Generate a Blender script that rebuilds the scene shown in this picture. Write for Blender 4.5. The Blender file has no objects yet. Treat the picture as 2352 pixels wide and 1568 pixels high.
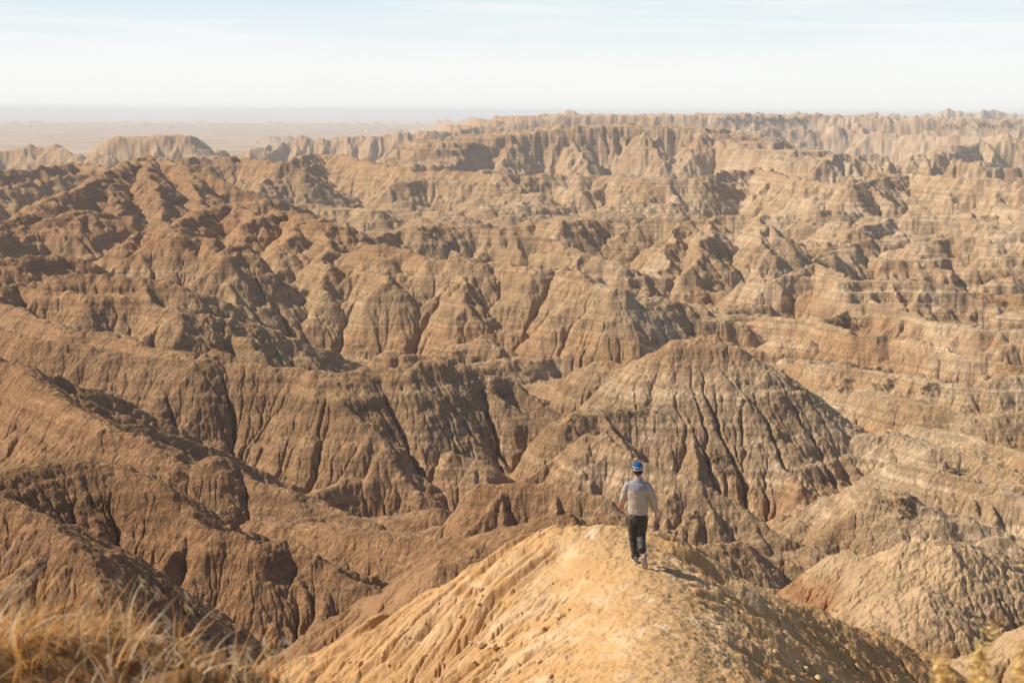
# ---------------------------------------------------------------- terrain
import numpy as np, math, time
F32 = np.float32
PITCH = math.radians(9.16); ROLL = math.radians(0.29); FPX = 3266.6; CX, CY = 1176.0, 784.0
T0 = time.time()
def log(*a): print('[%.0fs]' % (time.time()-T0), *a, flush=True)

def ray(px, py):
    """direction in the world of a point of the survey view (camera at the origin looking along +Y)"""
    u, v = (px-CX)/FPX, -(py-CY)/FPX
    c, s = math.cos(ROLL), math.sin(ROLL)
    u, v = u*c - v*s, u*s + v*c
    cp, sp = math.cos(PITCH), math.sin(PITCH)
    return np.array([u, cp + v*sp, -sp + v*cp])
def atz(px, py, z):
    d = ray(px, py); return d*(z/d[2])
def atY(px, py, Y):
    d = ray(px, py); return d*(Y/d[1])

# ---- noise
def _hash(ix, iy, seed):
    h = (ix.astype(np.uint32)*np.uint32(374761393) + iy.astype(np.uint32)*np.uint32(668265263) + np.uint32((seed*974711+12345) & 0xffffffff))
    h ^= h >> np.uint32(13); h *= np.uint32(1274126177); h ^= h >> np.uint32(16)
    return h
def perlin(x, y, seed=0):
    x0 = np.floor(x); y0 = np.floor(y)
    fx = (x-x0).astype(F32); fy = (y-y0).astype(F32)
    ix = x0.astype(np.int32); iy = y0.astype(np.int32)
    u = fx*fx*fx*(fx*(fx*6-15)+10); v = fy*fy*fy*(fy*(fy*6-15)+10)
    def g(dx, dy):
        a = _hash(ix+dx, iy+dy, seed).astype(F32)*F32(2*math.pi/4294967296.0)
        return np.cos(a)*(fx-dx) + np.sin(a)*(fy-dy)
    n0 = g(0, 0); n0 += u*(g(1, 0)-n0)
    n1 = g(0, 1); n1 += u*(g(1, 1)-n1)
    return (n0 + v*(n1-n0))*F32(1.5)
def fbm(x, y, oct=4, seed=0, gain=.5):
    r = 0; a = 1.0; f = 1.0
    for o in range(oct):
        r = r + a*perlin(x*f+o*17.3, y*f-o*9.1, seed+o); a *= gain; f *= 2.03
    return r
def worley(x, y, seed=0):
    """distance to the nearest scattered point (cell size 1)"""
    x0 = np.floor(x); y0 = np.floor(y); fx = (x-x0).astype(F32); fy = (y-y0).astype(F32)
    ix = x0.astype(np.int32); iy = y0.astype(np.int32)
    best = np.full(x.shape, 9, F32)
    for dx in (-1, 0, 1):
        for dy in (-1, 0, 1):
            h = _hash(ix+dx, iy+dy, seed)
            px = (h & np.uint32(0xffff)).astype(F32)/65536 + dx; py = (h >> np.uint32(16)).astype(F32)/65536 + dy
            d = (px-fx)**2 + (py-fy)**2
            np.minimum(best, d, out=best)
    return np.sqrt(best)
def sstep(a, b, x):
    t = np.clip((x-a)/(b-a), 0, 1); return t*t*(3-2*t)

_T1 = np.random.RandomState(99).uniform(-1, 1, 4096).astype(F32)
def noise1(v, seed=0):
    f = np.floor(v); u = (v-f).astype(F32); i = (f.astype(np.int64)+seed*733) & 4095
    u = u*u*(3-2*u)
    return _T1[i]*(1-u)+_T1[(i+1) & 4095]*u
PATH_LINE = []
def path_mask(x, y, grow=1.0):
    m = np.zeros_like(x); P = PATH_LINE
    ws = [.75, .7, .6, .55, .50, .46, .42, .45, .60, .85]
    for k, (a, b) in enumerate(zip(P[:-1], P[1:])):
        dx, dy = b[0]-a[0], b[1]-a[1]; l2 = dx*dx+dy*dy
        t = np.clip(((x-a[0])*dx+(y-a[1])*dy)/l2, 0, 1)
        d = np.hypot(x-a[0]-t*dx, y-a[1]-t*dy)
        w = ws[min(k, len(ws)-1)]
        w = grow*w*(1+.25*perlin(x/.7, y/.7, 55))
        np.maximum(m, 1-sstep(w*.75, w*1.35, d), out=m)
    return m

# ---- the crest lines: (points, options); z mode (px, py, z) or Y mode (px, py, distance)
RIDGES = []
def ridge(pts, mode='z', **k):
    P = []
    for p in pts:
        if mode == 'z': P.append(atz(*p))
        elif mode == 'Y': P.append(atY(*p))
        else: P.append(np.array(p, float))
    fl = k.get('flat', 0)
    if fl:
        for p in P: p[1] += fl
    if mode == 'Y' and not k.get('big') and 'level' not in k:
        rj = np.random.RandomState(len(RIDGES)); Q = [P[0]]
        for a, b in zip(P[:-1], P[1:]):
            n = max(1, int(np.hypot(*(b-a)[:2])/(a[1]*.008)))
            for i in range(1, n+1):
                q = a+(b-a)*i/n; q[2] += rj.normal(0, a[1]*.0011)*(i < n); q[1] += rj.normal(0, a[1]*.003); Q.append(q)
        P = Q
    RIDGES.append((np.array(P), k))

# the near ridge with the path
FG = dict(spur=0, rnd=1.3, s=.80)
ridge([(-.3, -6, -1.7), (0, 0, -1.75), (.7, 5, -3.0), (1.25, 10, -5.0), (1.6, 14, -6.5)], 'w', spur=0, rnd=1.4, s=.7)
ridge([(1530, 1640, -6.55), (1540, 1568, -6.9), (1532, 1450, -7.2), (1515, 1380, -7.4), (1488, 1305, -7.6), (1445, 1252, -7.7), (1405, 1216, -7.75)], spur=0, rnd=1.15, s=.84)
ridge([(1470, 1246, -7.8), (1560, 1290, -8.3), (1700, 1338, -9.2), (1850, 1395, -10.2), (2000, 1458, -11.3), (2090, 1498, -11.8), (2140, 1530, -12.6), (2180, 1600, -14.5), (2230,1720,-18)], spur=4.2, rnd=.9, s=1.0, sc=.85, mx=4)
ridge([(1330, 1216, -7.9), (1200, 1264, -9), (1050, 1342, -10.3), (900, 1422, -11.6), (760, 1497, -12.9), (620, 1560, -14.2), (480, 1640, -16.2)], spur=0, rnd=.9, s=.9)
ridge([(840, 1385, -17), (880, 1362, -15.5), (930, 1322, -14.2), (1000, 1292, -13.4), (1060, 1290, -13.4), (1130, 1290, -13.6)], spur=1.8, rnd=.25, s=1.1, mx=4)
ridge([(-4.5, 4.6, -1.3), (-2.6, 4.5, -1.48), (-1.55, 4.3, -1.62), (-1.15, 4.25, -1.71), (-.8, 4.1, -1.77), (-.2, 3.0, -1.8)], 'w', spur=0, rnd=.2, s=.75)
ridge([(1.3, 2.5, -1.9), (1.6, 4.2, -2.2), (1.9, 5.0, -2.35)], 'w', spur=0, rnd=.3, s=.9)
ridge([(1300, 1214, -7.85), (1400, 1212, -7.72), (1485, 1224, -7.72)], spur=0, rnd=.9, s=.85)
# pale rock on the right, close behind the near ridge
ridge([(1800, 1385, -20.5), (1830, 1352, -19), (1880, 1310, -17), (1912, 1282, -16), (1950, 1268, -15.6), (2000, 1285, -15.6), (2050, 1262, -15), (2090, 1242, -14.5), (2180, 1250, -14.4), (2280, 1268, -14.8), (2352, 1300, -15.6), (2450, 1350, -16.5)], spur=3.2, rnd=.35, s=1.0, sc=.75, mx=9, ledge=1)
ridge([(1960, 1440, -18.5), (2010, 1395, -16.6), (2080, 1358, -15.3), (2130, 1348, -15), (2200, 1400, -16), (2290, 1445, -17), (2352, 1475, -17.4), (2450, 1530, -18)], spur=2.0, rnd=.7, s=.95, mx=5)
ridge([(2180, 1545, -16.5), (2230, 1500, -15.2), (2352, 1440, -14), (2480, 1400, -13)], spur=2.6, rnd=.3, s=1.0, mx=6)
# lower left
ridge([(-120, 1105, -21.5), (0, 1140, -22), (70, 1172, -22.5), (150, 1240, -23.5), (230, 1330, -25), (330, 1440, -27), (420, 1500, -28), (480, 1568, -29.5), (560, 1680, -32)], spur=7, rnd=.5, bias=.3)
ridge([(-140, 1110, -24), (0, 1078, -24), (100, 1050, -24), (180, 1052, -24.2), (262, 1068, -24.8), (324, 1098, -25.5), (414, 1172, -27), (460, 1205, -28.5)], spur=6, rnd=.9, bias=.4)
ridge([(281, 1138, -26.8), (335, 1140, -26.8), (382, 1164, -27), (486, 1224, -27.8), (533, 1222, -27.8), (594, 1250, -28.2), (655, 1232, -28.4), (724, 1274, -29.2), (810, 1330, -30.3), (900, 1370, -31.2), (960, 1430, -34)], spur=6, rnd=.5, bias=.3, s=1.05)
ridge([(690, 1225, -36), (740, 1190, -34.5), (790, 1180, -33.8), (860, 1202, -34), (940, 1262, -36), (985, 1290, -37.5)], spur=5, rnd=.4)
ridge([(-80, 800, -27), (0, 824, -27), (80, 860, -27.5), (160, 925, -28), (240, 980, -28.5), (292, 998, -29), (340, 1000, -29), (380, 1025, -29.5), (416, 1060, -30.5), (460, 1066, -31), (488, 1046, -30), (520, 1068, -31), (580, 1105, -32), (680, 1125, -32.4), (730, 1150, -33.3), (790, 1180, -33.8)], spur=7, rnd=.8, bias=.5)
ridge([(-80, 745, -28), (0, 760, -28), (52, 780, -28.5), (104, 782, -28.5), (208, 794, -29), (332, 820, -30), (432, 828, -30), (492, 808, -29.4), (560, 820, -30), (620, 844, -31), (680, 844, -31), (740, 856, -31), (800, 860, -31.2), (860, 842, -31), (940, 844, -31), (1015, 812, -30.4), (1060, 840, -32), (1110, 858, -33), (1170, 872, -34), (1240, 930, -36.5), (1300, 980, -39), (1345, 1010, -41)], spur=8, rnd=.8, bias=.55, big=1, far=1)
ridge([(-60, 685, -29), (0, 700, -29), (52, 712, -29), (168, 760, -29.5), (228, 766, -29.5), (352, 792, -30), (430, 822, -30.4)], spur=8, rnd=.9, bias=.3)
ridge([(-60, 668, -27), (36, 652, -27), (112, 672, -28), (190, 678, -28), (256, 672, -28), (320, 688, -29), (416, 716, -30), (480, 724, -31), (536, 736, -32), (624, 754, -34), (700, 790, -37), (760, 812, -39), (830, 840, -42)], spur=8, rnd=1, bias=.4)
ridge([(120, 632, -27), (224, 628, -27), (304, 636, -27.5), (400, 650, -28.5), (472, 680, -31), (532, 708, -34), (580, 735, -37)], spur=8, rnd=1, bias=.3)
ridge([(-80, 605, -25), (60, 590, -25), (130, 585, -25.5), (200, 604, -27)], spur=8, rnd=1.6)
ridge([(220, 600, -31), (290, 564, -27.5), (340, 522, -24.3), (380, 520, -24), (420, 530, -24.5), (470, 547, -26), (520, 590, -29), (560, 640, -33), (600, 700, -38), (640, 748, -42)], spur=8, rnd=1.2, bias=.4)
ridge([(470, 600, -30), (520, 575, -28), (545, 560, -27)], spur=7, rnd=1)
ridge([(385, 528, -27), (430, 492, -24.5), (480, 482, -24), (525, 466, -23), (570, 488, -24.4), (600, 500, -25)], spur=10, rnd=1)
ridge([(560, 514, -26), (600, 500, -25), (645, 480, -24), (700, 498, -25), (750, 505, -25), (800, 522, -26.5), (826, 550, -29)], spur=11, rnd=1.5, big=1, far=1)
ridge([(815, 575, -30), (840, 566, -29), (880, 563, -28.5), (925, 571, -29), (980, 594, -30.5), (1050, 590, -30), (1110, 606, -31), (1160, 602, -31), (1220, 616, -31.5), (1280, 612, -31.5), (1330, 630, -32), (1400, 660, -33.5), (1500, 682, -36), (1600, 705, -38.5), (1700, 745, -41.5), (1800, 790, -46)], spur=10.5, rnd=1.8, big=1, bias=.1, far=1)
ridge([(826, 550, -31), (900, 532, -31), (960, 524, -30), (1040, 515, -30), (1100, 520, -30.5), (1180, 532, -31.5), (1250, 547, -33), (1340, 577, -35), (1420, 603, -37), (1500, 640, -41)], spur=9, rnd=1.4, bias=.2)
ridge([(1160, 522, -32), (1230, 512, -31), (1300, 508, -30), (1360, 500, -30), (1430, 522, -32.5), (1490, 550, -36), (1560, 590, -40)], spur=9, rnd=1.4, bias=.2)
ridge([(1430, 532, -33), (1500, 504, -30), (1560, 511, -30.5), (1640, 497, -29), (1700, 494, -28.5), (1735, 500, -29), (1790, 545, -33), (1850, 588, -38), (1900, 630, -43)], spur=10, rnd=1.3, big=1)
# the reddish peak upper left
ridge([(-80, 540, -27), (0, 512, -26), (60, 492, -25), (130, 450, -22), (200, 420, -20), (270, 385, -18), (340, 358, -16.5), (390, 375, -18), (440, 390, -19), (500, 412, -21.5), (560, 432, -24), (620, 455, -27), (700, 484, -32)], spur=13, rnd=1.1, big=1)
ridge([(-60, 525, -28), (60, 520, -27), (150, 485, -24), (230, 482, -24), (290, 500, -26), (330, 540, -31)], spur=8, rnd=.9)
ridge([(-60, 395, -24), (60, 388, -24), (180, 372, -23), (250, 385, -24), (400, 366, -23), (480, 360, -22), (560, 362, -22.5), (650, 374, -24), (700, 400, -29)], spur=14, rnd=1.4)
ridge([(-60, 440, -30), (40, 425, -29), (120, 410, -28), (200, 400, -27), (240, 420, -30)], spur=11, rnd=1.2)
ridge([(590, 442, -35), (620, 388, -27.5), (680, 362, -25), (730, 350, -24), (800, 358, -25), (860, 375, -27), (950, 390, -29), (1050, 392, -29), (1150, 402, -30), (1280, 400, -30), (1400, 402, -30), (1500, 412, -31), (1600, 412, -31), (1660, 395, -29), (1740, 388, -28), (1850, 412, -30), (1950, 425, -31), (2080, 400, -28), (2200, 408, -28), (2352, 420, -29), (2460, 425, -29)], spur=14, rnd=1.1, big=1, strat=1)
ridge([(900, 420, -34), (1000, 408, -32), (1060, 415, -33), (1150, 425, -35), (1240, 418, -34), (1330, 440, -37), (1420, 425, -35), (1500, 430, -35), (1580, 445, -38), (1700, 430, -36), (1800, 422, -34), (1870, 412, -33), (1920, 440, -37), (2000, 455, -40)], spur=15, rnd=1.2, strat=1)
ridge([(1980, 450, -37), (2060, 430, -34), (2180, 424, -32), (2260, 442, -34), (2330, 482, -39), (2400, 520, -44)], spur=13, rnd=1.2)
# cliff-edged mesa
ridge([(955, 380, 960), (985, 345, 1000), (1020, 327, 1020), (1080, 331, 1040), (1130, 313, 1050), (1200, 305, 1060), (1320, 292, 1070), (1400, 291, 1080), (1500, 293, 1080), (1600, 297, 1080), (1680, 311, 1060), (1750, 331, 1020), (1830, 348, 980), (1900, 374, 930)], 'Y', spur=14, rnd=.6, flat=26, s=1.4, sc=.92, big=1)
for (xa, ya, xb) in ((1040, 333, 1010), (1180, 312, 1150), (1318, 325, 1350), (1476, 300, 1535), (1616, 300, 1570), (1700, 322, 1722)):
    ridge([(xa, ya, 1055), (xa*.6+xb*.4, ya*.65+385*.35, 1040), (xb, 385, 1012)], 'Y', level=2, spur=6, rnd=.5, s=1.15)
# rough spires right
ridge([(1880, 378, 900), (1920, 352, 920), (1960, 362, 930), (2010, 350, 930), (2060, 372, 930), (2110, 352, 930), (2180, 365, 930), (2250, 380, 900), (2420, 385, 900)], 'Y', spur=12, rnd=.8, s=1.4)
ridge([(2100, 372, 1150), (2160, 350, 1160), (2200, 338, 1180), (2240, 330, 1200), (2300, 326, 1200), (2360, 324, 1200), (2460, 324, 1200)], 'Y', spur=14, rnd=1, s=1.5, flat=8)
# right plateau
ridge([(1130, 290, 1850), (1180, 279, 1870), (1240, 270, 1880), (1340, 267, 1900), (1420, 267, 1900), (1560, 266, 1900), (1700, 264, 1900), (1850, 266, 1900), (2000, 270, 1880), (2200, 275, 1850), (2352, 279, 1820), (2500, 284, 1800)], 'Y', spur=34, rnd=1, flat=60, s=1.0, sc=.6, big=1)
ridge([(1260, 264, 3200), (1290, 254, 3200), (1305, 251.5, 3200), (1330, 252, 3200), (1345, 261, 3200)], 'Y', spur=30, rnd=3, s=1.6)
ridge([(1785, 264, 3600), (1815, 258, 3600), (1835, 249, 3600), (1850, 258, 3600), (1885, 265, 3600)], 'Y', spur=25, rnd=2, s=1.5)
ridge([(1975, 268, 3300), (2000, 259, 3300), (2050, 262, 3300), (2120, 264, 3300), (2150, 260, 3300), (2180, 256, 3300), (2280, 257, 3300), (2320, 261, 3300), (2420, 260, 3300)], 'Y', spur=35, rnd=2, flat=12, s=1.5)
ridge([(790, 296, 4300), (870, 291, 4300), (960, 288, 4300), (1010, 278, 4200), (1060, 272, 4100), (1110, 268, 4000), (1150, 273, 3900), (1220, 270, 3800)], 'Y', spur=60, rnd=5, s=1.0)
ridge([(1700, 300, 1700), (1850, 296, 1750), (1950, 300, 1750), (2100, 305, 1700), (2250, 312, 1650), (2400, 315, 1600)], 'Y', spur=30, rnd=2, s=.8)
# far left buttes
ridge([(225, 362, 1330), (250, 340, 1350), (268, 322, 1360), (290, 316, 1360), (340, 319, 1360), (380, 312, 1360), (412, 317, 1360), (436, 340, 1350), (458, 360, 1330)], 'Y', spur=24, rnd=1, flat=14, s=.95, sc=.65, big=1)
ridge([(-80, 350, 1250), (0, 344, 1250), (40, 340, 1250), (66, 330, 1250), (90, 337, 1250), (125, 332, 1250), (160, 348, 1230), (210, 352, 1220), (250, 356, 1200)], 'Y', spur=11, rnd=.6, s=1.0)
ridge([(440, 352, 1400), (490, 345, 1400), (505, 342, 1400), (520, 352, 1400)], 'Y', spur=14, rnd=1, s=1.2)
ridge([(530, 352, 1550), (580, 338, 1560), (620, 330, 1580), (670, 322, 1600), (690, 306, 1600), (715, 320, 1600), (760, 318, 1600), (790, 312, 1600), (830, 316, 1600), (860, 308, 1600), (920, 303, 1600), (990, 302, 1600), (1060, 296, 1620), (1100, 290, 1650)], 'Y', spur=13, rnd=.6, s=1.05)
ridge([(900, 335, 1250), (960, 326, 1280), (1010, 318, 1300), (1060, 312, 1320)], 'Y', spur=13, rnd=.6, s=1.0)
ridge([(560, 324, 2700), (600, 311, 2750), (650, 309, 2750), (680, 305, 2750), (720, 316, 2750), (760, 320, 2750)], 'Y', spur=20, rnd=1, s=.9)
ridge([(760, 312, 2500), (800, 308, 2500), (840, 314, 2500)], 'Y', spur=30, rnd=3, s=.9)
# right: benches and buttes
ridge([(1850, 604, -40), (1930, 572, -38), (1975, 552, -36), (2020, 590, -40), (2100, 602, -41), (2180, 590, -40), (2250, 620, -43), (2352, 610, -42)], spur=9, rnd=.7, strat=1)
ridge([(1960, 524, -39), (2050, 498, -37), (2150, 492, -36), (2230, 510, -38), (2320, 530, -40), (2450, 530, -40)], spur=11, rnd=1.5)
ridge([(2120, 560, -40), (2200, 540, -38), (2260, 552, -39), (2330, 580, -42)], spur=9, rnd=1)
ridge([(1700, 655, -41), (1790, 640, -39), (1880, 606, -36.5), (1950, 642, -38), (2050, 642, -38), (2150, 650, -38.5), (2250, 690, -42)], spur=8, rnd=.7, strat=1)
ridge([(1880, 762, -43), (1940, 705, -39.5), (2000, 690, -38), (2080, 715, -39), (2160, 740, -40), (2260, 750, -40), (2400, 760, -40)], spur=7.5, rnd=.6, strat=1)
ridge([(1210, 884, -37), (1290, 872, -35.5), (1380, 832, -32), (1440, 838, -32), (1500, 812, -30), (1560, 785, -28.6), (1600, 776, -28.2), (1650, 772, -28), (1700, 792, -29), (1760, 850, -32), (1830, 900, -35), (1880, 960, -37.5), (1950, 1030, -40.5), (1990, 1075, -43)], spur=8, rnd=.7, big=1, bias=.1, far=1, s=.74, sc=.55)
ridge([(1700, 740, -42), (1800, 735, -41), (1880, 728, -40), (1960, 770, -41), (2050, 778, -41), (2140, 790, -41), (2240, 820, -42), (2400, 850, -43)], spur=7, rnd=.6, strat=1)
ridge([(1740, 830, -42), (1820, 838, -41), (1900, 835, -40), (2000, 850, -40), (2100, 862, -40), (2200, 880, -40), (2300, 870, -39), (2420, 850, -38)], spur=7, rnd=.6, strat=1)
ridge([(1840, 900, -41), (1950, 890, -38.5), (2050, 900, -38), (2150, 930, -38.5), (2250, 960, -39.5), (2352, 945, -39), (2450, 940, -39)], spur=6.5, rnd=.6, strat=1, bias=.4)
ridge([(2100, 980, -39), (2180, 990, -38), (2260, 1010, -38), (2400, 1050, -38)], spur=6, rnd=.6, bias=.5)
ridge([(1300, 975, -36.6), (1340, 955, -35.8), (1400, 945, -35.5), (1450, 938, -35.3), (1520, 945, -35.5), (1580, 962, -36.2), (1650, 985, -37.2)], spur=4.5, rnd=.3, s=1.15, flat=1.6)
ridge([(1225, 1000, -40), (1300, 1040, -40.5), (1400, 1030, -39.8), (1480, 1045, -40)], spur=4.5, rnd=.4)
ridge([(1990, 1010, -39), (2060, 1000, -38.4), (2140, 1030, -38.8), (2230, 1045, -39), (2352, 1085, -39.5), (2440, 1100, -40)], spur=5, rnd=.4, flat=1.2, s=1.1)
ridge([(1560, 960, -41), (1640, 965, -39), (1700, 985, -38.5), (1760, 1040, -39.5), (1830, 1120, -42)], spur=6, rnd=.6, bias=.3)
ridge([(1860, 1165, -40), (1920, 1135, -36.5), (2000, 1122, -34.5), (2060, 1128, -34.5), (2150, 1165, -35.5), (2230, 1190, -36.5), (2352, 1235, -38), (2450, 1260, -38)], spur=5.5, rnd=.5, strat=1)
ridge([(2050, 1060, -37), (2150, 1070, -36.5), (2250, 1100, -37), (2352, 1130, -37.5), (2450, 1150, -37.5)], spur=6, rnd=.5, strat=1, bias=.4)
ridge([(1250, 1085, -35.5), (1300, 1025, -32.4), (1340, 1000, -31), (1390, 1000, -31), (1450, 1040, -32), (1520, 1072, -33), (1600, 1110, -34), (1700, 1170, -36), (1800, 1232, -38), (1900, 1290, -40.2), (1925, 1315, -42)], spur=5.5, rnd=.45, s=1.05)
ridge([(1030, 1215, -33), (1075, 1160, -30.5), (1108, 1114, -29), (1180, 1110, -28.6), (1300, 1120, -28.6), (1400, 1150, -29.3), (1450, 1190, -32)], spur=5, rnd=.3, s=1.15)
ridge([(1040, 1235, -29), (1230, 1195, -27), (1300, 1180, -26.5), (1340, 1190, -27), (1420, 1185, -27)], spur=4, rnd=.4)
# the big spurs that can be told apart, each from its crest down to the gully
def spur(*pts, **k):
    ridge(pts, spur=k.pop('spur', 5), rnd=k.pop('rnd', .6), level=2, s=k.pop('s', .88), **k)
spur((879, 566, -29), (888, 645, -34), (901, 706, -39), (910, 794, -46), rnd=1)
spur((750, 506, -25.5), (748, 590, -31), (735, 680, -37), (742, 765, -43.5), rnd=1.2)
spur((700, 498, -25), (655, 560, -29), (640, 640, -35), (655, 725, -41.5), rnd=1.2)
spur((1062, 592, -30.5), (1064, 671, -35.5), (1086, 733, -40), (1112, 768, -42.5), (1170, 812, -45.5), (1218, 878, -50))
spur((1170, 603, -31), (1178, 645, -34), (1196, 698, -38), (1218, 764, -43), (1244, 812, -46), (1262, 856, -49))
spur((1300, 618, -32), (1302, 654, -34.5), (1306, 706, -39), (1302, 768, -43.5), (1306, 820, -47))
spur((1368, 636, -33), (1394, 689, -37), (1416, 742, -41), (1424, 790, -44), (1400, 840, -47.5))
spur((1440, 668, -35), (1460, 710, -38.5), (1520, 770, -43.5))
spur((868, 842, -31), (880, 900, -34.5), (868, 960, -38), (830, 1040, -42.5), spur=4)
spur((905, 842, -31), (915, 900, -34), (925, 960, -37), (965, 1020, -39.5), (1045, 1042, -39.3), (1110, 1060, -40), (1150, 1100, -43), spur=4)
spur((1015, 815, -30.5), (1030, 870, -34), (1068, 926, -37), (1117, 975, -40), (1178, 1040, -44), spur=4)
spur((1170, 872, -34), (1187, 896, -35.6), (1196, 944, -38.5), (1218, 1030, -44), spur=4)
spur((432, 830, -30), (420, 918, -34.5), (465, 985, -38), (550, 1080, -44), spur=4)
spur((600, 838, -31), (630, 925, -35.5), (665, 960, -37.5), (710, 1010, -40), (820, 1140, -46.5), spur=4)
spur((330, 822, -30), (300, 870, -32.5), (310, 940, -36.5), (360, 1000, -40), spur=4)
spur((740, 857, -31), (760, 920, -34.5), (790, 990, -38.5), (815, 1050, -42), spur=4)
spur((1505, 812, -30), (1490, 870, -33.5), (1500, 940, -38), (1490, 1000, -41.5), spur=4)
spur((1600, 776, -28.3), (1650, 850, -32), (1665, 920, -35.5), (1700, 990, -39), (1760, 1080, -43.5), spur=4)
spur((1400, 832, -32), (1370, 880, -35), (1330, 950, -39), spur=4)
spur((340, 358, -16.5), (345, 410, -20), (370, 470, -26), (385, 530, -32), spur=9, rnd=1.2)
spur((440, 390, -19), (455, 440, -24), (480, 500, -30), spur=8, rnd=1.2)
spur((270, 385, -18), (250, 440, -22.5), (270, 500, -28), spur=8, rnd=1.2)
spur((190, 1052, -24.2), (200, 1100, -27), (215, 1170, -30.5), (240, 1260, -35), spur=3.4, rnd=.6)
spur((1735, 498, -29), (1750, 560, -34), (1800, 620, -40), spur=7)
spur((1640, 497, -29), (1620, 560, -34), (1590, 620, -39), spur=6)
spur((1560, 511, -30.5), (1530, 580, -36), (1510, 640, -41), spur=6)
PATH_LINE = [(0, 0), (.7, 5), (1.25, 10), (1.6, 14)] + [tuple(atz(*p)[:2]) for p in ((1548, 1568, -6.9), (1538, 1450, -7.2), (1524, 1380, -7.4), (1498, 1310, -7.6), (1452, 1258, -7.7), (1390, 1222, -7.75))]

RNG = np.random.RandomState(7)
def floor_at(x, y):
    r = np.hypot(x, y)
    z = -48.0*np.ones_like(r)
    z = np.where(r < 150, -(22+ (r-25)*.208), z)
    z = np.where(r < 25, -(8+r*.56), z)
    z = z - 14*sstep(1000, 1350, r)
    return z

def resample(P, step):
    out = [P[0]]
    for a, b in zip(P[:-1], P[1:]):
        n = max(1, int(np.hypot(*(b-a)[:2])/step))
        for i in range(1, n+1): out.append(a+(b-a)*i/n)
    return np.array(out)

SEGS = []   # x0 y0 z0 x1 y1 z1 slope round flat
def add_poly(P, s, rnd, flat=0):
    for a, b in zip(P[:-1], P[1:]):
        SEGS.append((a[0], a[1], a[2], b[0], b[1], b[2], s, rnd, flat))
def gen_spurs(P, spacing, sc, s, rnd, level, bias=0, mx=None, flat=0, far=0, deep=2):
    L = np.hypot(*(np.diff(P[:, :2], axis=0).T)); cum = np.concatenate([[0], np.cumsum(L)])
    if cum[-1] <= 0: return
    for side in (-1, 1):
        t = spacing*RNG.uniform(.2, .8)
        while t < cum[-1]:
            i = min(np.searchsorted(cum, t)-1, len(L)-1); i = max(i, 0)
            f = (t-cum[i])/max(L[i], 1e-6); p = P[i]+(P[i+1]-P[i])*f
            d = (P[i+1]-P[i])[:2]; d = d/max(np.hypot(*d), 1e-6)
            n = np.array([-d[1], d[0]])*side
            # lean the spur towards the falling end of its parent
            fall = -np.sign((P[i+1]-P[i])[2]) if level > 1 else 0
            lean = (.75*fall if level > 1 else 0) + RNG.normal(0, .22)
            dirv = n + d*lean
            if level == 1 and bias: dirv = dirv + np.array([bias, -bias*.3])
            dirv /= np.hypot(*dirv)
            if far and dirv[1] < 0 and RNG.rand() < .4: t += spacing; continue
            fl = float(floor_at(np.array(p[0]+dirv[0]*10), np.array(p[1]+dirv[1]*10)))
            H = p[2]-fl
            scl = sc*RNG.uniform(.85, 1.2)
            ln = H/scl*RNG.uniform(.7, 1.0)
            if level > 1: ln = min(ln, spacing*RNG.uniform(1.2, 2.4))
            if mx: ln = min(ln, mx*RNG.uniform(.6, 1.1))
            if ln > spacing*.35 and H > 1:
                n_ = 4; q = [p + np.array([dirv[0]*flat, dirv[1]*flat, -RNG.uniform(.0, .12)*min(H, spacing)])]
                ang = math.atan2(dirv[1], dirv[0]); cur = q[0].copy()
                for k in range(n_):
                    ang += RNG.normal(0, .13)
                    st = ln/n_
                    cur = cur + np.array([math.cos(ang)*st, math.sin(ang)*st, -scl*st*(.75+.5*(k/(n_-1)))])
                    q.append(cur.copy())
                q = np.array(q)
                add_poly(q, s*1.02, rnd*.7)
                if level < deep and spacing > 2.2: gen_spurs(q, spacing*.45, sc*1.2, s*1.06, rnd*.5, level+1, deep=deep)
            t += spacing*RNG.choice([.45, .8, 1.1, 1.7])*RNG.uniform(.85, 1.15)
def build_segs():
    for P, k in RIDGES:
        s = k.get('s', .88); rnd = k.get('rnd', 1.0); sp = k.get('spur', 8)
        add_poly(P, s, rnd, k.get('flat', 0))
        if sp: gen_spurs(P, sp, k.get('sc', .62), s*1.02, rnd, k.get('level', 1), deep=3 if (k.get('big') or 'level' in k) else 2, far=k.get('far', 0), bias=k.get('bias', 0), mx=k.get('mx'), flat=k.get('flat', 0)*.9)
    # low mounds and minor crests filling the basins
    for i in range(900):
        r = math.exp(RNG.uniform(math.log(90), math.log(1100))); th = RNG.uniform(-.75, .75)
        x, y = r*math.sin(th), r*math.cos(th)
        fl = float(floor_at(np.array(x), np.array(y)))
        h = RNG.uniform(2, 7)*(1+.6*(r > 600)); a = RNG.uniform(-.6, .6)+ (math.pi if RNG.rand() < .5 else 0)
        L = RNG.uniform(6, 26)*(1+r/900)
        p = np.array([x, y, fl+h]); q = [p]
        for k in range(3):
            a += RNG.normal(0, .25); p = p+np.array([math.cos(a)*L/3, math.sin(a)*L/3, RNG.normal(-.6, .7)]); q.append(p)
        q = np.array(q); s_ = .55 if 430 < r < 720 else .9
        add_poly(q, s_, .8+r/400)
        gen_spurs(q, L*.3, .5*s_/.9, s_, .5, 2)

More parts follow.
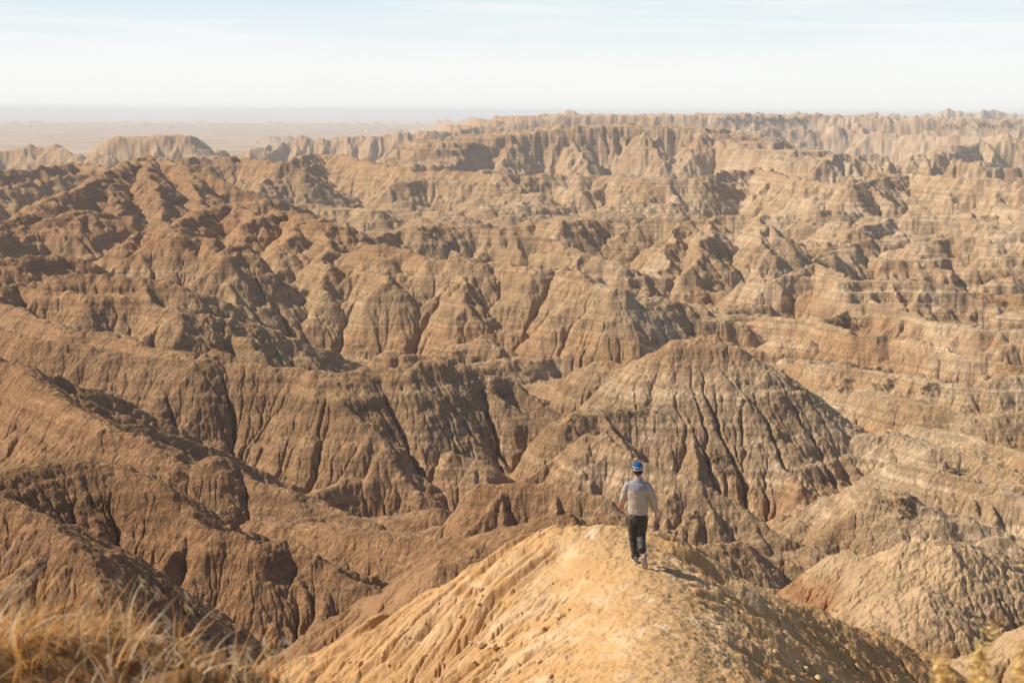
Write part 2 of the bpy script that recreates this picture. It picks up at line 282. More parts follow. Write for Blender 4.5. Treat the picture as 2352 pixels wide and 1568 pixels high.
# ---- the grid: polar round the camera, cells grow with distance
def make_grid(Q):
    dt = .00062/Q
    th = [0.0]
    lim = .37
    while th[-1] < 1.05:
        th.append(th[-1] + (dt if th[-1] < lim else dt*(1+ (th[-1]-lim)*28)))
    th = np.array([-t for t in th[::-1]][:-1]+th)
    r = [.7]
    while r[-1] < 7200:
        x = r[-1]
        if x < 12: k = 1/130.
        elif x < 700: k = 1/960.
        elif x < 1250: k = 1/760.
        elif x < 2300: k = 1/420.
        else: k = 1/200.
        r.append(x*(1+k/Q))
    return np.array(r), th

def tents(r, th, x, y):
    Z = floor_at(x, y).astype(F32)
    # gentle relief on the basin floors
    Z += ((1.6-1.35*sstep(1150, 1400, np.hypot(x, y)))*fbm(x/38., y/38., 3, 5)).astype(F32)
    rr = np.hypot(x, y)
    wx = x + (.9*perlin(x/9., y/9., 11)+.35*perlin(x/3.1, y/3.1, 12))*np.clip(rr/130, .12, 3)
    wy = y + (.9*perlin(x/9., y/9., 13)+.35*perlin(x/3.1, y/3.1, 14))*np.clip(rr/130, .12, 3)
    wx = wx.astype(F32); wy = wy.astype(F32)
    for (x0, y0, z0, x1, y1, z1, s, rnd, flat) in SEGS:
        cx, cy = (x0+x1)/2, (y0+y1)/2; R = math.hypot(x1-x0, y1-y0)/2
        zt = max(z0, z1)
        fl = float(floor_at(np.array(cx), np.array(cy)))-2
        reach = R + max(zt-fl, 0)/s + flat + 3
        rc = math.hypot(cx, cy)
        i0, i1 = np.searchsorted(r, [rc-reach, rc+reach])
        if reach < rc*.98:
            w = math.asin(reach/rc); tc = math.atan2(cx, cy)
            j0, j1 = np.searchsorted(th, [tc-w, tc+w])
        else: j0, j1 = 0, len(th)
        if i1 <= i0 or j1 <= j0: continue
        X = wx[i0:i1, j0:j1]-F32(x0); Y = wy[i0:i1, j0:j1]-F32(y0)
        dx, dy = x1-x0, y1-y0; l2 = dx*dx+dy*dy+1e-9
        t = np.clip((X*F32(dx)+Y*F32(dy))/F32(l2), 0, 1)
        d = np.sqrt((X-t*F32(dx))**2+(Y-t*F32(dy))**2)
        if flat: d = np.maximum(d-F32(flat), 0)
        h = F32(z0)+t*F32(z1-z0)-F32(s)*(np.sqrt(d*d+F32(rnd*rnd))-F32(rnd))
        np.maximum(Z[i0:i1, j0:j1], h, out=Z[i0:i1, j0:j1])
    return Z

NB = [(-1, 0), (1, 0), (0, -1), (0, 1), (-1, -1), (-1, 1), (1, -1), (1, 1)]
def shift(a, di, dj):
    b = np.empty_like(a)
    si = slice(max(di, 0), a.shape[0]+min(di, 0)); ti = slice(max(-di, 0), a.shape[0]+min(-di, 0))
    sj = slice(max(dj, 0), a.shape[1]+min(dj, 0)); tj = slice(max(-dj, 0), a.shape[1]+min(-dj, 0))
    b[...] = a
    b[ti, tj] = a[si, sj]
    return b
def erode(Z, r, th, n, k, talus=1.35, m=.42, A0=0., diff=0., jit=0., mask=None, seed=1):
    nr, nt = Z.shape
    dr = np.gradient(r).astype(F32)[:, None]; dth = np.gradient(th).astype(F32)[None, :]
    ar = (r.astype(F32)[:, None]*dth)
    cell = np.sqrt(dr*ar)
    idx = np.arange(nr*nt, dtype=np.int64).reshape(nr, nt)
    rs = np.random.RandomState(seed)
    dists = []
    for di, dj in NB:
        dists.append(np.sqrt((dr*di)**2+(ar*dj)**2).astype(F32))
    A = None
    for it in range(n):
        best = np.zeros_like(Z); rec = np.zeros(Z.shape, np.int8)-1; bd = np.ones_like(Z)
        for q, (di, dj) in enumerate(NB):
            sl = (Z-shift(Z, di, dj))/dists[q]
            if jit: sl *= 1+jit*(rs.rand()-.5)
            mk = sl > best
            best[mk] = sl[mk]; rec[mk] = q
        if it % 2 == 0 or A is None:
            off = np.array([di*nt+dj for di, dj in NB]+[0])
            R = (idx+off[rec]).ravel()
            root = (rec < 0).ravel()
            N = nr*nt
            R[root] = N; R = np.append(R, N)
            A = np.ones(N+1, F32); 
            for _ in range(11):
                add = np.bincount(R, weights=A, minlength=N+1).astype(F32)
                add[N] = 0
                A = A+add; A[N] = 0
                R = R[R]
            A2 = A[:N].reshape(nr, nt)
        dz = F32(k)*cell*np.maximum(A2-F32(A0), 0)**F32(m)*np.minimum(best, 1.5)
        if mask is not None: dz *= mask
        dmin = np.full_like(Z, 0)
        cap = best*cell*F32(.55)
        Z = Z-np.minimum(dz, cap)
        if diff:
            Z = Z+F32(diff)*(shift(Z, 1, 0)+shift(Z, -1, 0)+shift(Z, 0, 1)+shift(Z, 0, -1)-4*Z)
        # slopes steeper than the talus angle slump
        for q, (di, dj) in enumerate(NB[:4]):
            np.minimum(Z, shift(Z, di, dj)+F32(talus)*dists[q], out=Z)
    return Z, A2

def upsample(Z, r0, th0, r1, th1):
    """cubic in both directions"""
    def axis(Z, a, b):
        i = np.clip(np.searchsorted(a, b)-1, 1, len(a)-3); t = ((b-a[i])/(a[i+1]-a[i])).astype(F32)
        t = np.clip(t, 0, 1)[:, None]
        p0, p1, p2, p3 = Z[i-1], Z[i], Z[i+1], Z[i+2]
        return p1+.5*t*(p2-p0+t*(2*p0-5*p1+4*p2-p3+t*(3*(p1-p2)+p3-p0)))
    Z = axis(Z, r0, r1)
    return np.ascontiguousarray(axis(np.ascontiguousarray(Z.T), th0, th1).T)

def build_terrain(Q):
    build_segs(); log('segments', len(SEGS))
    r0, t0 = make_grid(Q*.5)
    x = (r0[:, None]*np.sin(t0)[None]).astype(F32); y = (r0[:, None]*np.cos(t0)[None]).astype(F32)
    log('coarse grid', x.shape)
    Z = tents(r0, t0, x, y); log('tents')
    lr = (np.log(r0)*1.0).astype(F32)[:, None]+0*Z; tt = t0.astype(F32)[None, :]+0*Z
    Z += F32(.0016)*r0.astype(F32)[:, None]*fbm(lr*70, tt*70, 4, 21, .65).astype(F32)
    Z, A = erode(Z, r0, t0, 18, .0060, talus=1.4, m=.60, A0=90, diff=.0, seed=2, mask=(1-.97*path_mask(x, y, 3.0)).astype(F32))
    log('eroded coarse')
    r, t = make_grid(Q)
    Z = upsample(Z, r0, t0, r, t)
    x = (r[:, None]*np.sin(t)[None]).astype(F32); y = (r[:, None]*np.cos(t)[None]).astype(F32)
    log('fine grid', x.shape)
    rr = r.astype(F32)[:, None]; cell = np.gradient(r).astype(F32)[:, None]
    # hard and soft beds: benches and risers
    hard = np.clip(.35 + 1.1*sstep(10, 110, x - .12*(y-150)) + .35*perlin(x/45, y/45, 71), .12, 1.15).astype(F32)
    hard *= np.clip(.7+.9*perlin(x/22, y/22, 74), .1, 1.3)
    hard *= sstep(32, 60, rr)*(1-.5*sstep(800, 1400, rr))
    zw = Z + .5*perlin(x/30, y/30, 72)
    Z = Z + hard*(.50*noise1(zw/1.25+.5*perlin(x/14, y/14, 73), 3) + .17*noise1(zw/.42, 4)) + hard*sstep(500, 900, rr)*1.3*noise1(zw/3.4, 8)
    log('beds')
    # clods and lumps
    rough = np.clip(.75+.6*perlin(x/13, y/13, 81), .25, 1.4)
    rough = rough*np.where(rr < 36.5, .42, 1.)
    rough = np.where((rr > 36.5) & (rr < 60) & (x > 4), 1.5, rough)
    rough = rough*(1+.35*sstep(0, 12, x)*sstep(70, 90, rr)*(1-sstep(250, 400, rr)))
    path = path_mask(x, y)
    for lam, amp, sd, kind in ((.06, .020, 1, 0), (.10, .028, 2, 1), (.17, .042, 3, 0), (.30, .075, 4, 1), (.5, .10, 5, 0), (.85, .16, 6, 1), (1.5, .21, 7, 0), (2.6, .30, 8, 1), (4.5, .40, 9, 0), (8, .55, 10, 0)):
        i = int((cell[:, 0]*1.6 < lam).sum())
        if i < 10: continue
        # larger lumps only where the smaller ones fade out, or far off
        X, Y = x[:i]/lam, y[:i]/lam
        n = (.55-worley(X+.5*perlin(X*.6, Y*.6, 90+sd), Y, 60+sd)) if kind else perlin(X, Y, 60+sd)*.8
        fade = np.clip((lam/(cell[:i]*1.6)-1)*2, 0, 1)
        big = np.clip(1.25-lam/(cell[:i]*14), .25, 1)
        k = amp*(1-(.93 if lam < .5 else 1)*path[:i])*(1 if lam < .5 else sstep(30, 60, rr[:i]))
        Z[:i] += (k*n*fade*big*rough[:i]).astype(F32)
    Z = np.where(rr > 1300, np.where(Z < -57, np.where(Z < -59.5, -62.+(Z+62)*.08, -61.8+(Z+59.5)*1.92), Z), Z).astype(F32)
    log('clods')
    i = int((r < 37).sum()); X, Y = x[:i], y[:i]
    ac = np.where(X < 1.8, .85*Y-.5*(X-1.8), .98*Y+.12*(X-1.8)); al = np.where(X < 1.8, .85*X+.5*Y, X)
    side = np.abs(X-1.7); pm2 = 1-path_mask(X, Y, 1.5)
    wp = .45*perlin(X/1.5, Y/1.5, 111)
    big_ = np.abs(perlin(ac/1.15+wp, al/7, 112))
    med = np.abs(perlin(ac/.42+1.6*wp, al/4.5, 113)); fin = np.abs(perlin(ac/.17+3*wp, al/2.2, 114))
    away = 1-.75*sstep(4.2, 6.0, X)
    Z[:i] += ((big_-.3)*.36*sstep(1.0, 3.2, side)*pm2*away+(np.minimum(med, .5)-.25)*.34*sstep(.5, 1.6, side)*pm2*away+(fin-.3)*.085*sstep(.45, 1.0, side)*pm2).astype(F32)
    K = (1-.99*path_mask(x, y, 3.2))*(.8+.2*sstep(28, 45, rr))*(1-.75*sstep(850, 1000, rr))
    Z, A = erode(Z, r, t, 14, .0075, talus=2.4, m=.46, A0=30, seed=5, mask=K.astype(F32))
    log('fine erosion')
    fl_ = -62+.05*(Z+62); Z = np.where(rr > 1250, fl_+(Z-fl_)*sstep(-57.5, -51, Z), Z).astype(F32)
    # narrow rain cracks along the drainage lines
    Z = Z-(cell*1.5*np.sqrt(np.clip((A-70)/1400, 0, 1))*sstep(36, 50, rr)*(1-sstep(600, 900, rr))).astype(F32)
    Z[:i] -= (cell[:i]*1.3*np.sqrt(np.clip((A[:i]-120)/2500, 0, 1))*(1-path_mask(X, Y, 1.6))).astype(F32)
    return r, t, x, y, Z, A
def lerp3(a,b,m): return a+(b-a)*m[...,None]
def terrain_color(r,x,y,Z,A):
    rr=r.astype(F32)[:,None]+0*x
    gr=np.gradient(Z,axis=0)/np.gradient(r)[:,None].astype(F32)
    gt=np.gradient(Z,axis=1)/(rr*np.gradient(np.arctan2(x[5],y[5]))[None])
    slope=np.sqrt(gr*gr+gt*gt); del gr,gt
    zc=Z+.7*perlin(x/60,y/60,31)+.15*perlin(x/6,y/6,32)
    s1=noise1(zc/2.6,11)*.6+noise1(zc/1.1,12)*.4
    s2=noise1(zc/.45,13)*.6+noise1(zc/.2,14)*.4
    n=fbm(x/18,y/18,3,33); n2=fbm(x/2.5,y/2.5,3,34)
    tan=np.array([.43,.285,.158],F32); grey=np.array([.42,.295,.17],F32); red=np.array([.39,.225,.118],F32)
    rust=np.array([.40,.215,.10],F32); pale=np.array([.62,.49,.34],F32); sand=np.array([.47,.36,.26],F32)
    C=np.empty(Z.shape+(3,),F32); C[:]=tan
    left=1-sstep(-.15,.30,x/np.maximum(y,1)+.08*n)
    C=lerp3(C,grey,np.clip(.5+.6*s1+.25*n-.45*left*sstep(-42,-30,zc),0,1))
    C=lerp3(C,np.array([.53,.415,.28],F32),np.clip((1-left)*(.32+.5*n)*sstep(70,120,rr),0,.7))
    top=sstep(-33.5,-27.5,zc+1.5*n)*(.35+.65*left)*sstep(40,70,rr)*(1-.7*sstep(700,1000,rr))
    C=lerp3(C,red,np.clip(top*(.75-.2*sstep(280,450,rr)),0,1))
    near_left=(1-sstep(90,260,rr))*left
    C=lerp3(C,red,np.clip(near_left*.85*(.8+.4*s1),0,.95))
    low=sstep(-41,-43.5,zc+.8*n)*(1-sstep(350,600,rr))
    C=lerp3(C,rust,np.clip(low*(.25+.5*s1),0,.55))
    # thin beds
    C=lerp3(C,pale,np.clip((s2-.30+.15*(1-left))*2.0,0,1)*(.25+.75*(1-left))*(1-top)*.8*sstep(-.25,.45,n+.6*n2))
    C=lerp3(C,rust*.85,np.clip((-s2-.5)*1.6,0,1)*.5)
    flat=1-sstep(.22,.5,slope)
    C=lerp3(C,pale*.95,np.clip(flat*(1-top)*sstep(45,80,rr)*.75*(.4+.6*(1-left)),0,1))
    grass=np.array([.48,.33,.14],F32)
    g=flat*sstep(.0,.4,n2+.4*n)*sstep(45,80,rr)
    g=np.maximum(g,(1-sstep(.08,.2,slope))*sstep(900,980,rr)*sstep(-25,-16,Z)*(.8))
    C=lerp3(C,grass,np.clip(g,0,.8))
    far=sstep(1150,1350,rr)*sstep(-58,-60.5,Z); sand=sand*(1+.25*fbm(x/150,y/150,4,77))[...,None]
    C=lerp3(C,sand,far)
    # the near ridge: orange tan clay, pale crust in streaks, trodden path
    f=1-sstep(38,46,rr)
    tr=(1-sstep(36,41,rr))
    crust=fbm(x/1.3,y/1.3,4,41); st=fbm((x+.35*y)/.25,(y-.35*x)/1.6,3,42)
    base=lerp3(np.broadcast_to(np.array([.585,.36,.172],F32),C.shape),np.array([.69,.50,.31],F32),np.clip(.22+.6*crust+.5*st,0,1)*sstep(-11.5,-8.6,Z))
    base=lerp3(base,np.array([.50,.29,.14],F32),sstep(-8.5,-12,Z+.5*crust)*.5)
    pm=path_mask(x,y)
    base=lerp3(base,np.array([.53,.34,.175],F32),pm*.95)
    n2=n2*(1-.8*pm*tr)
    base=lerp3(base,np.array([.70,.56,.40],F32),pm*np.clip(sstep(.45,.8,fbm(x/.5,y/.9,3,43)),0,1)*.8)
    C=lerp3(C,base,tr*sstep(-17,-14,Z+.5*crust))
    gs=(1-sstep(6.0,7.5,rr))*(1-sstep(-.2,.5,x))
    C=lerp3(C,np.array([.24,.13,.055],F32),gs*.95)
    mid=(1-tr)*(1-sstep(56,66,rr))*sstep(2,6,x)
    C=lerp3(C,np.array([.56,.41,.25],F32),np.clip(mid*sstep(-16.9,-15.8,Z+.5*n2),0,1)*.85)
    C=lerp3(C,np.array([.36,.19,.095],F32),np.clip(mid*sstep(-16.2,-17.0,Z+.5*n2),0,1)*.7)
    C*=(1+(.15*s1+.16*s2)*sstep(45,80,rr)*(1-.6*sstep(1200,1400,rr)))[...,None]
    C*=np.array([.985,.925,.865],F32)*(1-tr)[...,None]+np.array([.94,.92,.87],F32)*tr[...,None]
    C*=(1-.07*tr-.16*(1-sstep(150,260,rr))*(1-tr)*left)[...,None]
    C*=(1+.10*n2+.06*n)[...,None]
    return np.clip(C,.02,.9),slope
# ================================================================ scene
import bpy, bmesh, random
from mathutils import Matrix, Vector
SC = bpy.context.scene; COL = SC.collection
r, t, x, y, Z, A = build_terrain(1.0)
C, SLOPE = terrain_color(r, x, y, Z, A); log('colour')

def ground_z(px, py):
    rr, tt = math.hypot(px, py), math.atan2(px, py)
    i = int(np.clip(np.searchsorted(r, rr)-1, 0, len(r)-2)); j = int(np.clip(np.searchsorted(t, tt)-1, 0, len(t)-2))
    a = min(max((rr-r[i])/(r[i+1]-r[i]), 0), 1); b = min(max((tt-t[j])/(t[j+1]-t[j]), 0), 1)
    return float((Z[i, j]*(1-a)+Z[i+1, j]*a)*(1-b)+(Z[i, j+1]*(1-a)+Z[i+1, j+1]*a)*b)
def hit(px, py, rmin=2):
    """where the ray of a survey point meets the ground"""
    d = ray(px, py); h = math.hypot(d[0], d[1]); tt = math.atan2(d[0], d[1])
    j = int(np.clip(np.searchsorted(t, tt), 0, len(t)-1))
    zr = r*d[2]/h
    m = (Z[:, j] >= zr) & (r > rmin)
    i = int(np.argmax(m)) if m.any() else len(r)-1
    q = r[i]
    return Vector((q*math.sin(tt), q*math.cos(tt), float(Z[i, j])))

# ---------------------------------------------------------------- materials
def mat(name, color=(.5, .5, .5), rough=.9, spec=.2):
    m = bpy.data.materials.new(name); m.use_nodes = True
    b = m.node_tree.nodes['Principled BSDF']
    b.inputs['Base Color'].default_value = (*color, 1); b.inputs['Roughness'].default_value = rough
    b.inputs['Specular IOR Level'].default_value = spec
    return m
def N(m, kind, **kw):
    n = m.node_tree.nodes.new(kind)
    for k, v in kw.items():
        if k in n.inputs: n.inputs[k].default_value = v
        else: setattr(n, k, v)
    return n
def L(m, a, b): m.node_tree.links.new(a, b)
def M_(m, op, a, b=None, c=None):
    n = m.node_tree.nodes.new('ShaderNodeMath'); n.operation = op
    for k, v in enumerate((a, b, c)):
        if v is None: continue
        if isinstance(v, (int, float)): n.inputs[k].default_value = v
        else: L(m, v, n.inputs[k])
    return n.outputs[0]

def soil_material():
    m = mat('badlands_clay', rough=1, spec=.05)
    b = m.node_tree.nodes['Principled BSDF']
    geo = N(m, 'ShaderNodeNewGeometry'); at = N(m, 'ShaderNodeAttribute', attribute_name='soil')
    pos = geo.outputs['Position']
    # fine mottling of the clay
    n1 = N(m, 'ShaderNodeTexNoise', Scale=2.2, Detail=9, Roughness=.68); L(m, pos, n1.inputs['Vector'])
    # thin beds: noise squeezed along the height
    sep = N(m, 'ShaderNodeMapping'); sep.inputs['Scale'].default_value = (.02, .02, 2.6); L(m, pos, sep.inputs['Vector'])
    n2 = N(m, 'ShaderNodeTexNoise', Scale=1, Detail=4, Roughness=.6); L(m, sep.outputs[0], n2.inputs['Vector'])
    nr = N(m, 'ShaderNodeAttribute', attribute_name='bedding')
    v = M_(m, 'ADD', .99, M_(m, 'MULTIPLY', M_(m, 'SUBTRACT', n1.outputs['Fac'], .5), M_(m, 'SUBTRACT', .62, M_(m, 'MULTIPLY', N(m, 'ShaderNodeAttribute', attribute_name='trodden').outputs['Fac'], .38))))
    v2 = M_(m, 'MULTIPLY', M_(m, 'SUBTRACT', n2.outputs['Fac'], .5), M_(m, 'MULTIPLY', nr.outputs['Fac'], 1.15))
    v = M_(m, 'ADD', v, v2)
    mul = N(m, 'ShaderNodeVectorMath', operation='SCALE'); L(m, at.outputs['Color'], mul.inputs[0]); L(m, v, mul.inputs['Scale'])
    L(m, mul.outputs[0], b.inputs['Base Color'])
    # relief finer than the mesh
    h1 = N(m, 'ShaderNodeTexNoise', Scale=.9, Detail=12, Roughness=.66, Distortion=.3); L(m, pos, h1.inputs['Vector'])
    vo = N(m, 'ShaderNodeTexVoronoi', Scale=7.0, feature='F1'); L(m, pos, vo.inputs['Vector'])
    vo2 = N(m, 'ShaderNodeTexVoronoi', Scale=1.6, feature='F1'); L(m, pos, vo2.inputs['Vector'])
    sm = N(m, 'ShaderNodeAttribute', attribute_name='trodden')
    keep = M_(m, 'SUBTRACT', 1.0, M_(m, 'MULTIPLY', sm.outputs['Fac'], .9))
    h = M_(m, 'MULTIPLY', h1.outputs['Fac'], 1.15)
    h = M_(m, 'SUBTRACT', h, M_(m, 'MULTIPLY', vo.outputs['Distance'], .045))
    h = M_(m, 'SUBTRACT', h, M_(m, 'MULTIPLY', vo2.outputs['Distance'], .12))
    # vertical rain rills: noise stretched along the height
    mp = N(m, 'ShaderNodeMapping'); mp.inputs['Scale'].default_value = (1, 1, .16); L(m, pos, mp.inputs['Vector'])
    h2 = N(m, 'ShaderNodeTexNoise', Scale=1.5, Detail=6, Roughness=.6); L(m, mp.outputs[0], h2.inputs['Vector'])
    rg = M_(m, 'ABSOLUTE', M_(m, 'SUBTRACT', h2.outputs['Fac'], .5))
    h = M_(m, 'ADD', h, M_(m, 'MULTIPLY', M_(m, 'MINIMUM', rg, .07), M_(m, 'MULTIPLY', nr.outputs['Fac'], 4.0)))
    bu = N(m, 'ShaderNodeBump', Distance=.5); L(m, M_(m, 'MULTIPLY', keep, .8), bu.inputs['Strength']); L(m, h, bu.inputs['Height']); L(m, bu.outputs[0], b.inputs['Normal'])
    return m
SOIL = soil_material()

def grid_mesh(name, i0, i1, kind='structure'):
    X, Y, ZZ, CC = x[i0:i1], y[i0:i1], Z[i0:i1], C[i0:i1]
    nr, nt = ZZ.shape
    me = bpy.data.meshes.new(name)
    me.vertices.add(nr*nt)
    me.vertices.foreach_set('co', np.stack([X, Y, ZZ], -1).astype(F32).reshape(-1))
    i = np.arange(nr*nt, dtype=np.int32).reshape(nr, nt)
    f = np.stack([i[:-1, :-1], i[:-1, 1:], i[1:, 1:], i[1:, :-1]], -1).reshape(-1)
    nf = f.size//4
    me.loops.add(f.size); me.polygons.add(nf)
    me.loops.foreach_set('vertex_index', f)
    me.polygons.foreach_set('loop_start', np.arange(nf, dtype=np.int32)*4)
    me.polygons.foreach_set('use_smooth', np.ones(nf, bool))
    me.update(calc_edges=True)
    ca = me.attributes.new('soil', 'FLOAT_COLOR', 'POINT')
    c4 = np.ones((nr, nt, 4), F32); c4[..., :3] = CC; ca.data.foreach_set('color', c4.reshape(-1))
    a = me.attributes.new('trodden', 'FLOAT', 'POINT'); a.data.foreach_set('value', np.maximum(path_mask(X, Y), .5*(np.hypot(X, Y) < 36.8)).astype(F32).reshape(-1))
    bd = (sstep(34, 60, np.hypot(X, Y))*(1-.8*sstep(1250, 1500, np.hypot(X, Y)))*np.ones_like(ZZ)).astype(F32)
    a = me.attributes.new('bedding', 'FLOAT', 'POINT'); a.data.foreach_set('value', bd.reshape(-1))
    o = bpy.data.objects.new(name, me); COL.objects.link(o); o['kind'] = kind
    me.materials.append(SOIL)
    return o
i1 = int((r < 37).sum()); i2 = int((r < 1160).sum())
grid_mesh('ridge', 0, i1+1); grid_mesh('hills', i1, i2+1); grid_mesh('plateau_terrain', i2, len(r)); log('ground meshes')

# the open plain out to the horizon, one sheet under everything
def plain():
    rs = [0, 40]
    while rs[-1] < 60000: rs.append(rs[-1]*1.045)
    rs = np.array(rs, F32); ts = np.linspace(-math.pi, math.pi, 721).astype(F32)[:-1]
    X = rs[:, None]*np.sin(ts)[None]; Y = rs[:, None]*np.cos(ts)[None]
    R = np.hypot(X, Y)
    z = -66 + 0*X
    z = z + sstep(7000, 9000, R)*1.5*perlin(X/900, Y/900, 201)
    # tablelands along the far edge of the plain
    m = fbm(X/5200, Y/2600, 4, 202)
    z = z + sstep(9000, 12500, R)*20*sstep(-.05, .12, m+.25*sstep(14000, 20000, R)) + sstep(17000, 21000, R)*22*sstep(-.3, .05, fbm(X/9000, Y/5000, 3, 207)) 
    z = z + 7*sstep(24000, 30000, R)
    nr, nt = z.shape
    co = np.stack([X, Y, z], -1)
    me = bpy.data.meshes.new('plain')
    i = np.arange(nr*nt, dtype=np.int32).reshape(nr, nt); i = np.concatenate([i, i[:, :1]], 1)
    f = np.stack([i[:-1, :-1], i[:-1, 1:], i[1:, 1:], i[1:, :-1]], -1).reshape(-1, 4)
    me.from_pydata(co.reshape(-1, 3).tolist(), [], f.tolist())
    o = bpy.data.objects.new('plain', me); COL.objects.link(o); o['kind'] = 'structure'
    m_ = mat('dry_prairie', rough=1, spec=.02); b = m_.node_tree.nodes['Principled BSDF']
    geo = N(m_, 'ShaderNodeNewGeometry')
    n1 = N(m_, 'ShaderNodeTexNoise', Scale=.0011, Detail=8, Roughness=.62); L(m_, geo.outputs['Position'], n1.inputs['Vector'])
    cr = N(m_, 'ShaderNodeValToRGB'); L(m_, n1.outputs['Fac'], cr.inputs['Fac'])
    e = cr.color_ramp.elements; e[0].position = .30; e[0].color = (.40, .34, .27, 1); e[1].position = .68; e[1].color = (.66, .56, .45, 1)
    k = cr.color_ramp.elements.new(.5); k.color = (.56, .45, .34, 1)
    L(m_, cr.outputs['Color'], b.inputs['Base Color'])
    me.materials.append(m_)
plain()

# ---------------------------------------------------------------- light, air and sky
EL, AZ = math.radians(42), math.radians(-81)
w = bpy.data.worlds.new('World'); SC.world = w; w.use_nodes = True
nt_ = w.node_tree; bg = nt_.nodes['Background']
class WM:  # lets N, L and M_ work on the world
    node_tree = nt_
sk = N(WM, 'ShaderNodeTexSky', sky_type='NISHITA', sun_disc=False, sun_elevation=EL, sun_rotation=AZ)
sk.dust_density = .6; sk.altitude = 900
sc_ = N(WM, 'ShaderNodeVectorMath', operation='SCALE', Scale=.088); L(WM, sk.outputs[0], sc_.inputs[0])
tc = N(WM, 'ShaderNodeTexCoord'); sx = N(WM, 'ShaderNodeSeparateXYZ'); L(WM, tc.outputs['Generated'], sx.inputs[0])
ramp = N(WM, 'ShaderNodeValToRGB'); L(WM, M_(WM, 'MULTIPLY', sx.outputs['Z'], 5.0), ramp.inputs['Fac'])
e = ramp.color_ramp.elements
e[0].position = 0.0; e[0].color = (.81, .81, .79, 1); e[1].position = 1.0; e[1].color = (.36, .50, .62, 1)
for p, c in ((.17, (.785, .80, .79, 1)), (.33, (.65, .735, .77, 1)), (.42, (.57, .69, .745, 1))):
    q = ramp.color_ramp.elements.new(p); q.color = c
mp = N(WM, 'ShaderNodeMapping'); mp.inputs['Scale'].default_value = (2.2, 2.2, 46); mp.inputs['Rotation'].default_value = (0, .05, 0)
L(WM, tc.outputs['Generated'], mp.inputs['Vector'])
cn = N(WM, 'ShaderNodeTexNoise', Scale=1.3, Detail=7, Roughness=.58, Distortion=.4); L(WM, mp.outputs[0], cn.inputs['Vector'])
cf = N(WM, 'ShaderNodeMapRange'); L(WM, cn.outputs['Fac'], cf.inputs['Value'])
cf.inputs['From Min'].default_value = .42; cf.inputs['From Max'].default_value = .68
mixc = N(WM, 'ShaderNodeMix', data_type='RGBA'); L(WM, M_(WM, 'MULTIPLY', cf.outputs[0], .85), mixc.inputs[0])
L(WM, ramp.outputs['Color'], mixc.inputs[6]); mixc.inputs[7].default_value = (.81, .815, .805, 1)
veil = N(WM, 'ShaderNodeMapRange'); L(WM, sx.outputs['Z'], veil.inputs['Value'])
veil.inputs['From Min'].default_value = .08; veil.inputs['From Max'].default_value = .17
mixv = N(WM, 'ShaderNodeMix', data_type='RGBA'); L(WM, veil.outputs[0], mixv.inputs[0])
L(WM, mixc.outputs[2], mixv.inputs[6]); L(WM, sc_.outputs[0], mixv.inputs[7])
L(WM, mixv.outputs[2], bg.inputs['Color']); bg.inputs['Strength'].default_value = 1.0

su = bpy.data.lights.new('sun', 'SUN'); su.energy = 5; su.angle = math.radians(.5); su.color = (1, .90, .76)
so = bpy.data.objects.new('sun', su); COL.objects.link(so)
so.rotation_euler = Vector((math.sin(AZ)*math.cos(EL), math.cos(AZ)*math.cos(EL), math.sin(EL))).to_track_quat('Z', 'Y').to_euler()

def haze():
    me = bpy.data.meshes.new('haze'); h = 70000
    bm = bmesh.new(); bmesh.ops.create_cube(bm, size=1)
    for v in bm.verts: v.co = Vector((v.co.x*2*h, v.co.y*2*h, -69 if v.co.z < 0 else 12))
    bm.to_mesh(me); bm.free()
    o = bpy.data.objects.new('haze', me); COL.objects.link(o); o['kind'] = 'stuff'
    m = bpy.data.materials.new('haze_air'); m.use_nodes = True
    ns = m.node_tree.nodes; ns.remove(ns['Principled BSDF'])
    v = ns.new('ShaderNodeVolumePrincipled'); v.inputs['Color'].default_value = (.86, .935, 1, 1); v.inputs['Density'].default_value = HAZE_D
    v.inputs['Anisotropy'].default_value = .0
    m.node_tree.links.new(v.outputs[0], ns['Material Output'].inputs['Volume'])
    me.materials.append(m)
HAZE_D = .00018
haze()

cam = bpy.data.cameras.new('camera'); co = bpy.data.objects.new('camera', cam); COL.objects.link(co); SC.camera = co
cam.lens = 50; cam.sensor_width = 36; cam.clip_end = 200000; cam.clip_start = .1
co.matrix_world = Matrix.Rotation(math.radians(90)-PITCH, 4, 'X') @ Matrix.Rotation(ROLL, 4, 'Z')
cam.dof.use_dof = True; cam.dof.focus_distance = 36; cam.dof.aperture_fstop = 4.2
SC.view_settings.view_transform = 'Standard'; SC.view_settings.look = 'None'; SC.view_settings.exposure = .27; SC.view_settings.gamma = 1
SC.cycles.use_denoising = True
SC.cycles.volume_bounces = 1; SC.cycles.max_bounces = 5; SC.cycles.diffuse_bounces = 3

# ================================================================ things
def tag(o, label=None, cat=None, group=None, kind=None):
    for k, v in (('label', label), ('category', cat), ('group', group), ('kind', kind)):
        if v: o[k] = v
    return o
def empty(name, loc, rz=0):
    o = bpy.data.objects.new(name, None); COL.objects.link(o); o.location = loc; o.rotation_euler = (0, 0, rz); return o
def link(name, me, m, parent=None):
    o = bpy.data.objects.new(name, me); COL.objects.link(o)
    if m: me.materials.append(m)
    if parent: o.parent = parent
    return o
def pymesh(name, verts, faces, smooth=True):
    me = bpy.data.meshes.new(name); me.from_pydata([tuple(v) for v in verts], [], faces)
    if smooth: me.polygons.foreach_set('use_smooth', [True]*len(me.polygons))
    me.update(); return me

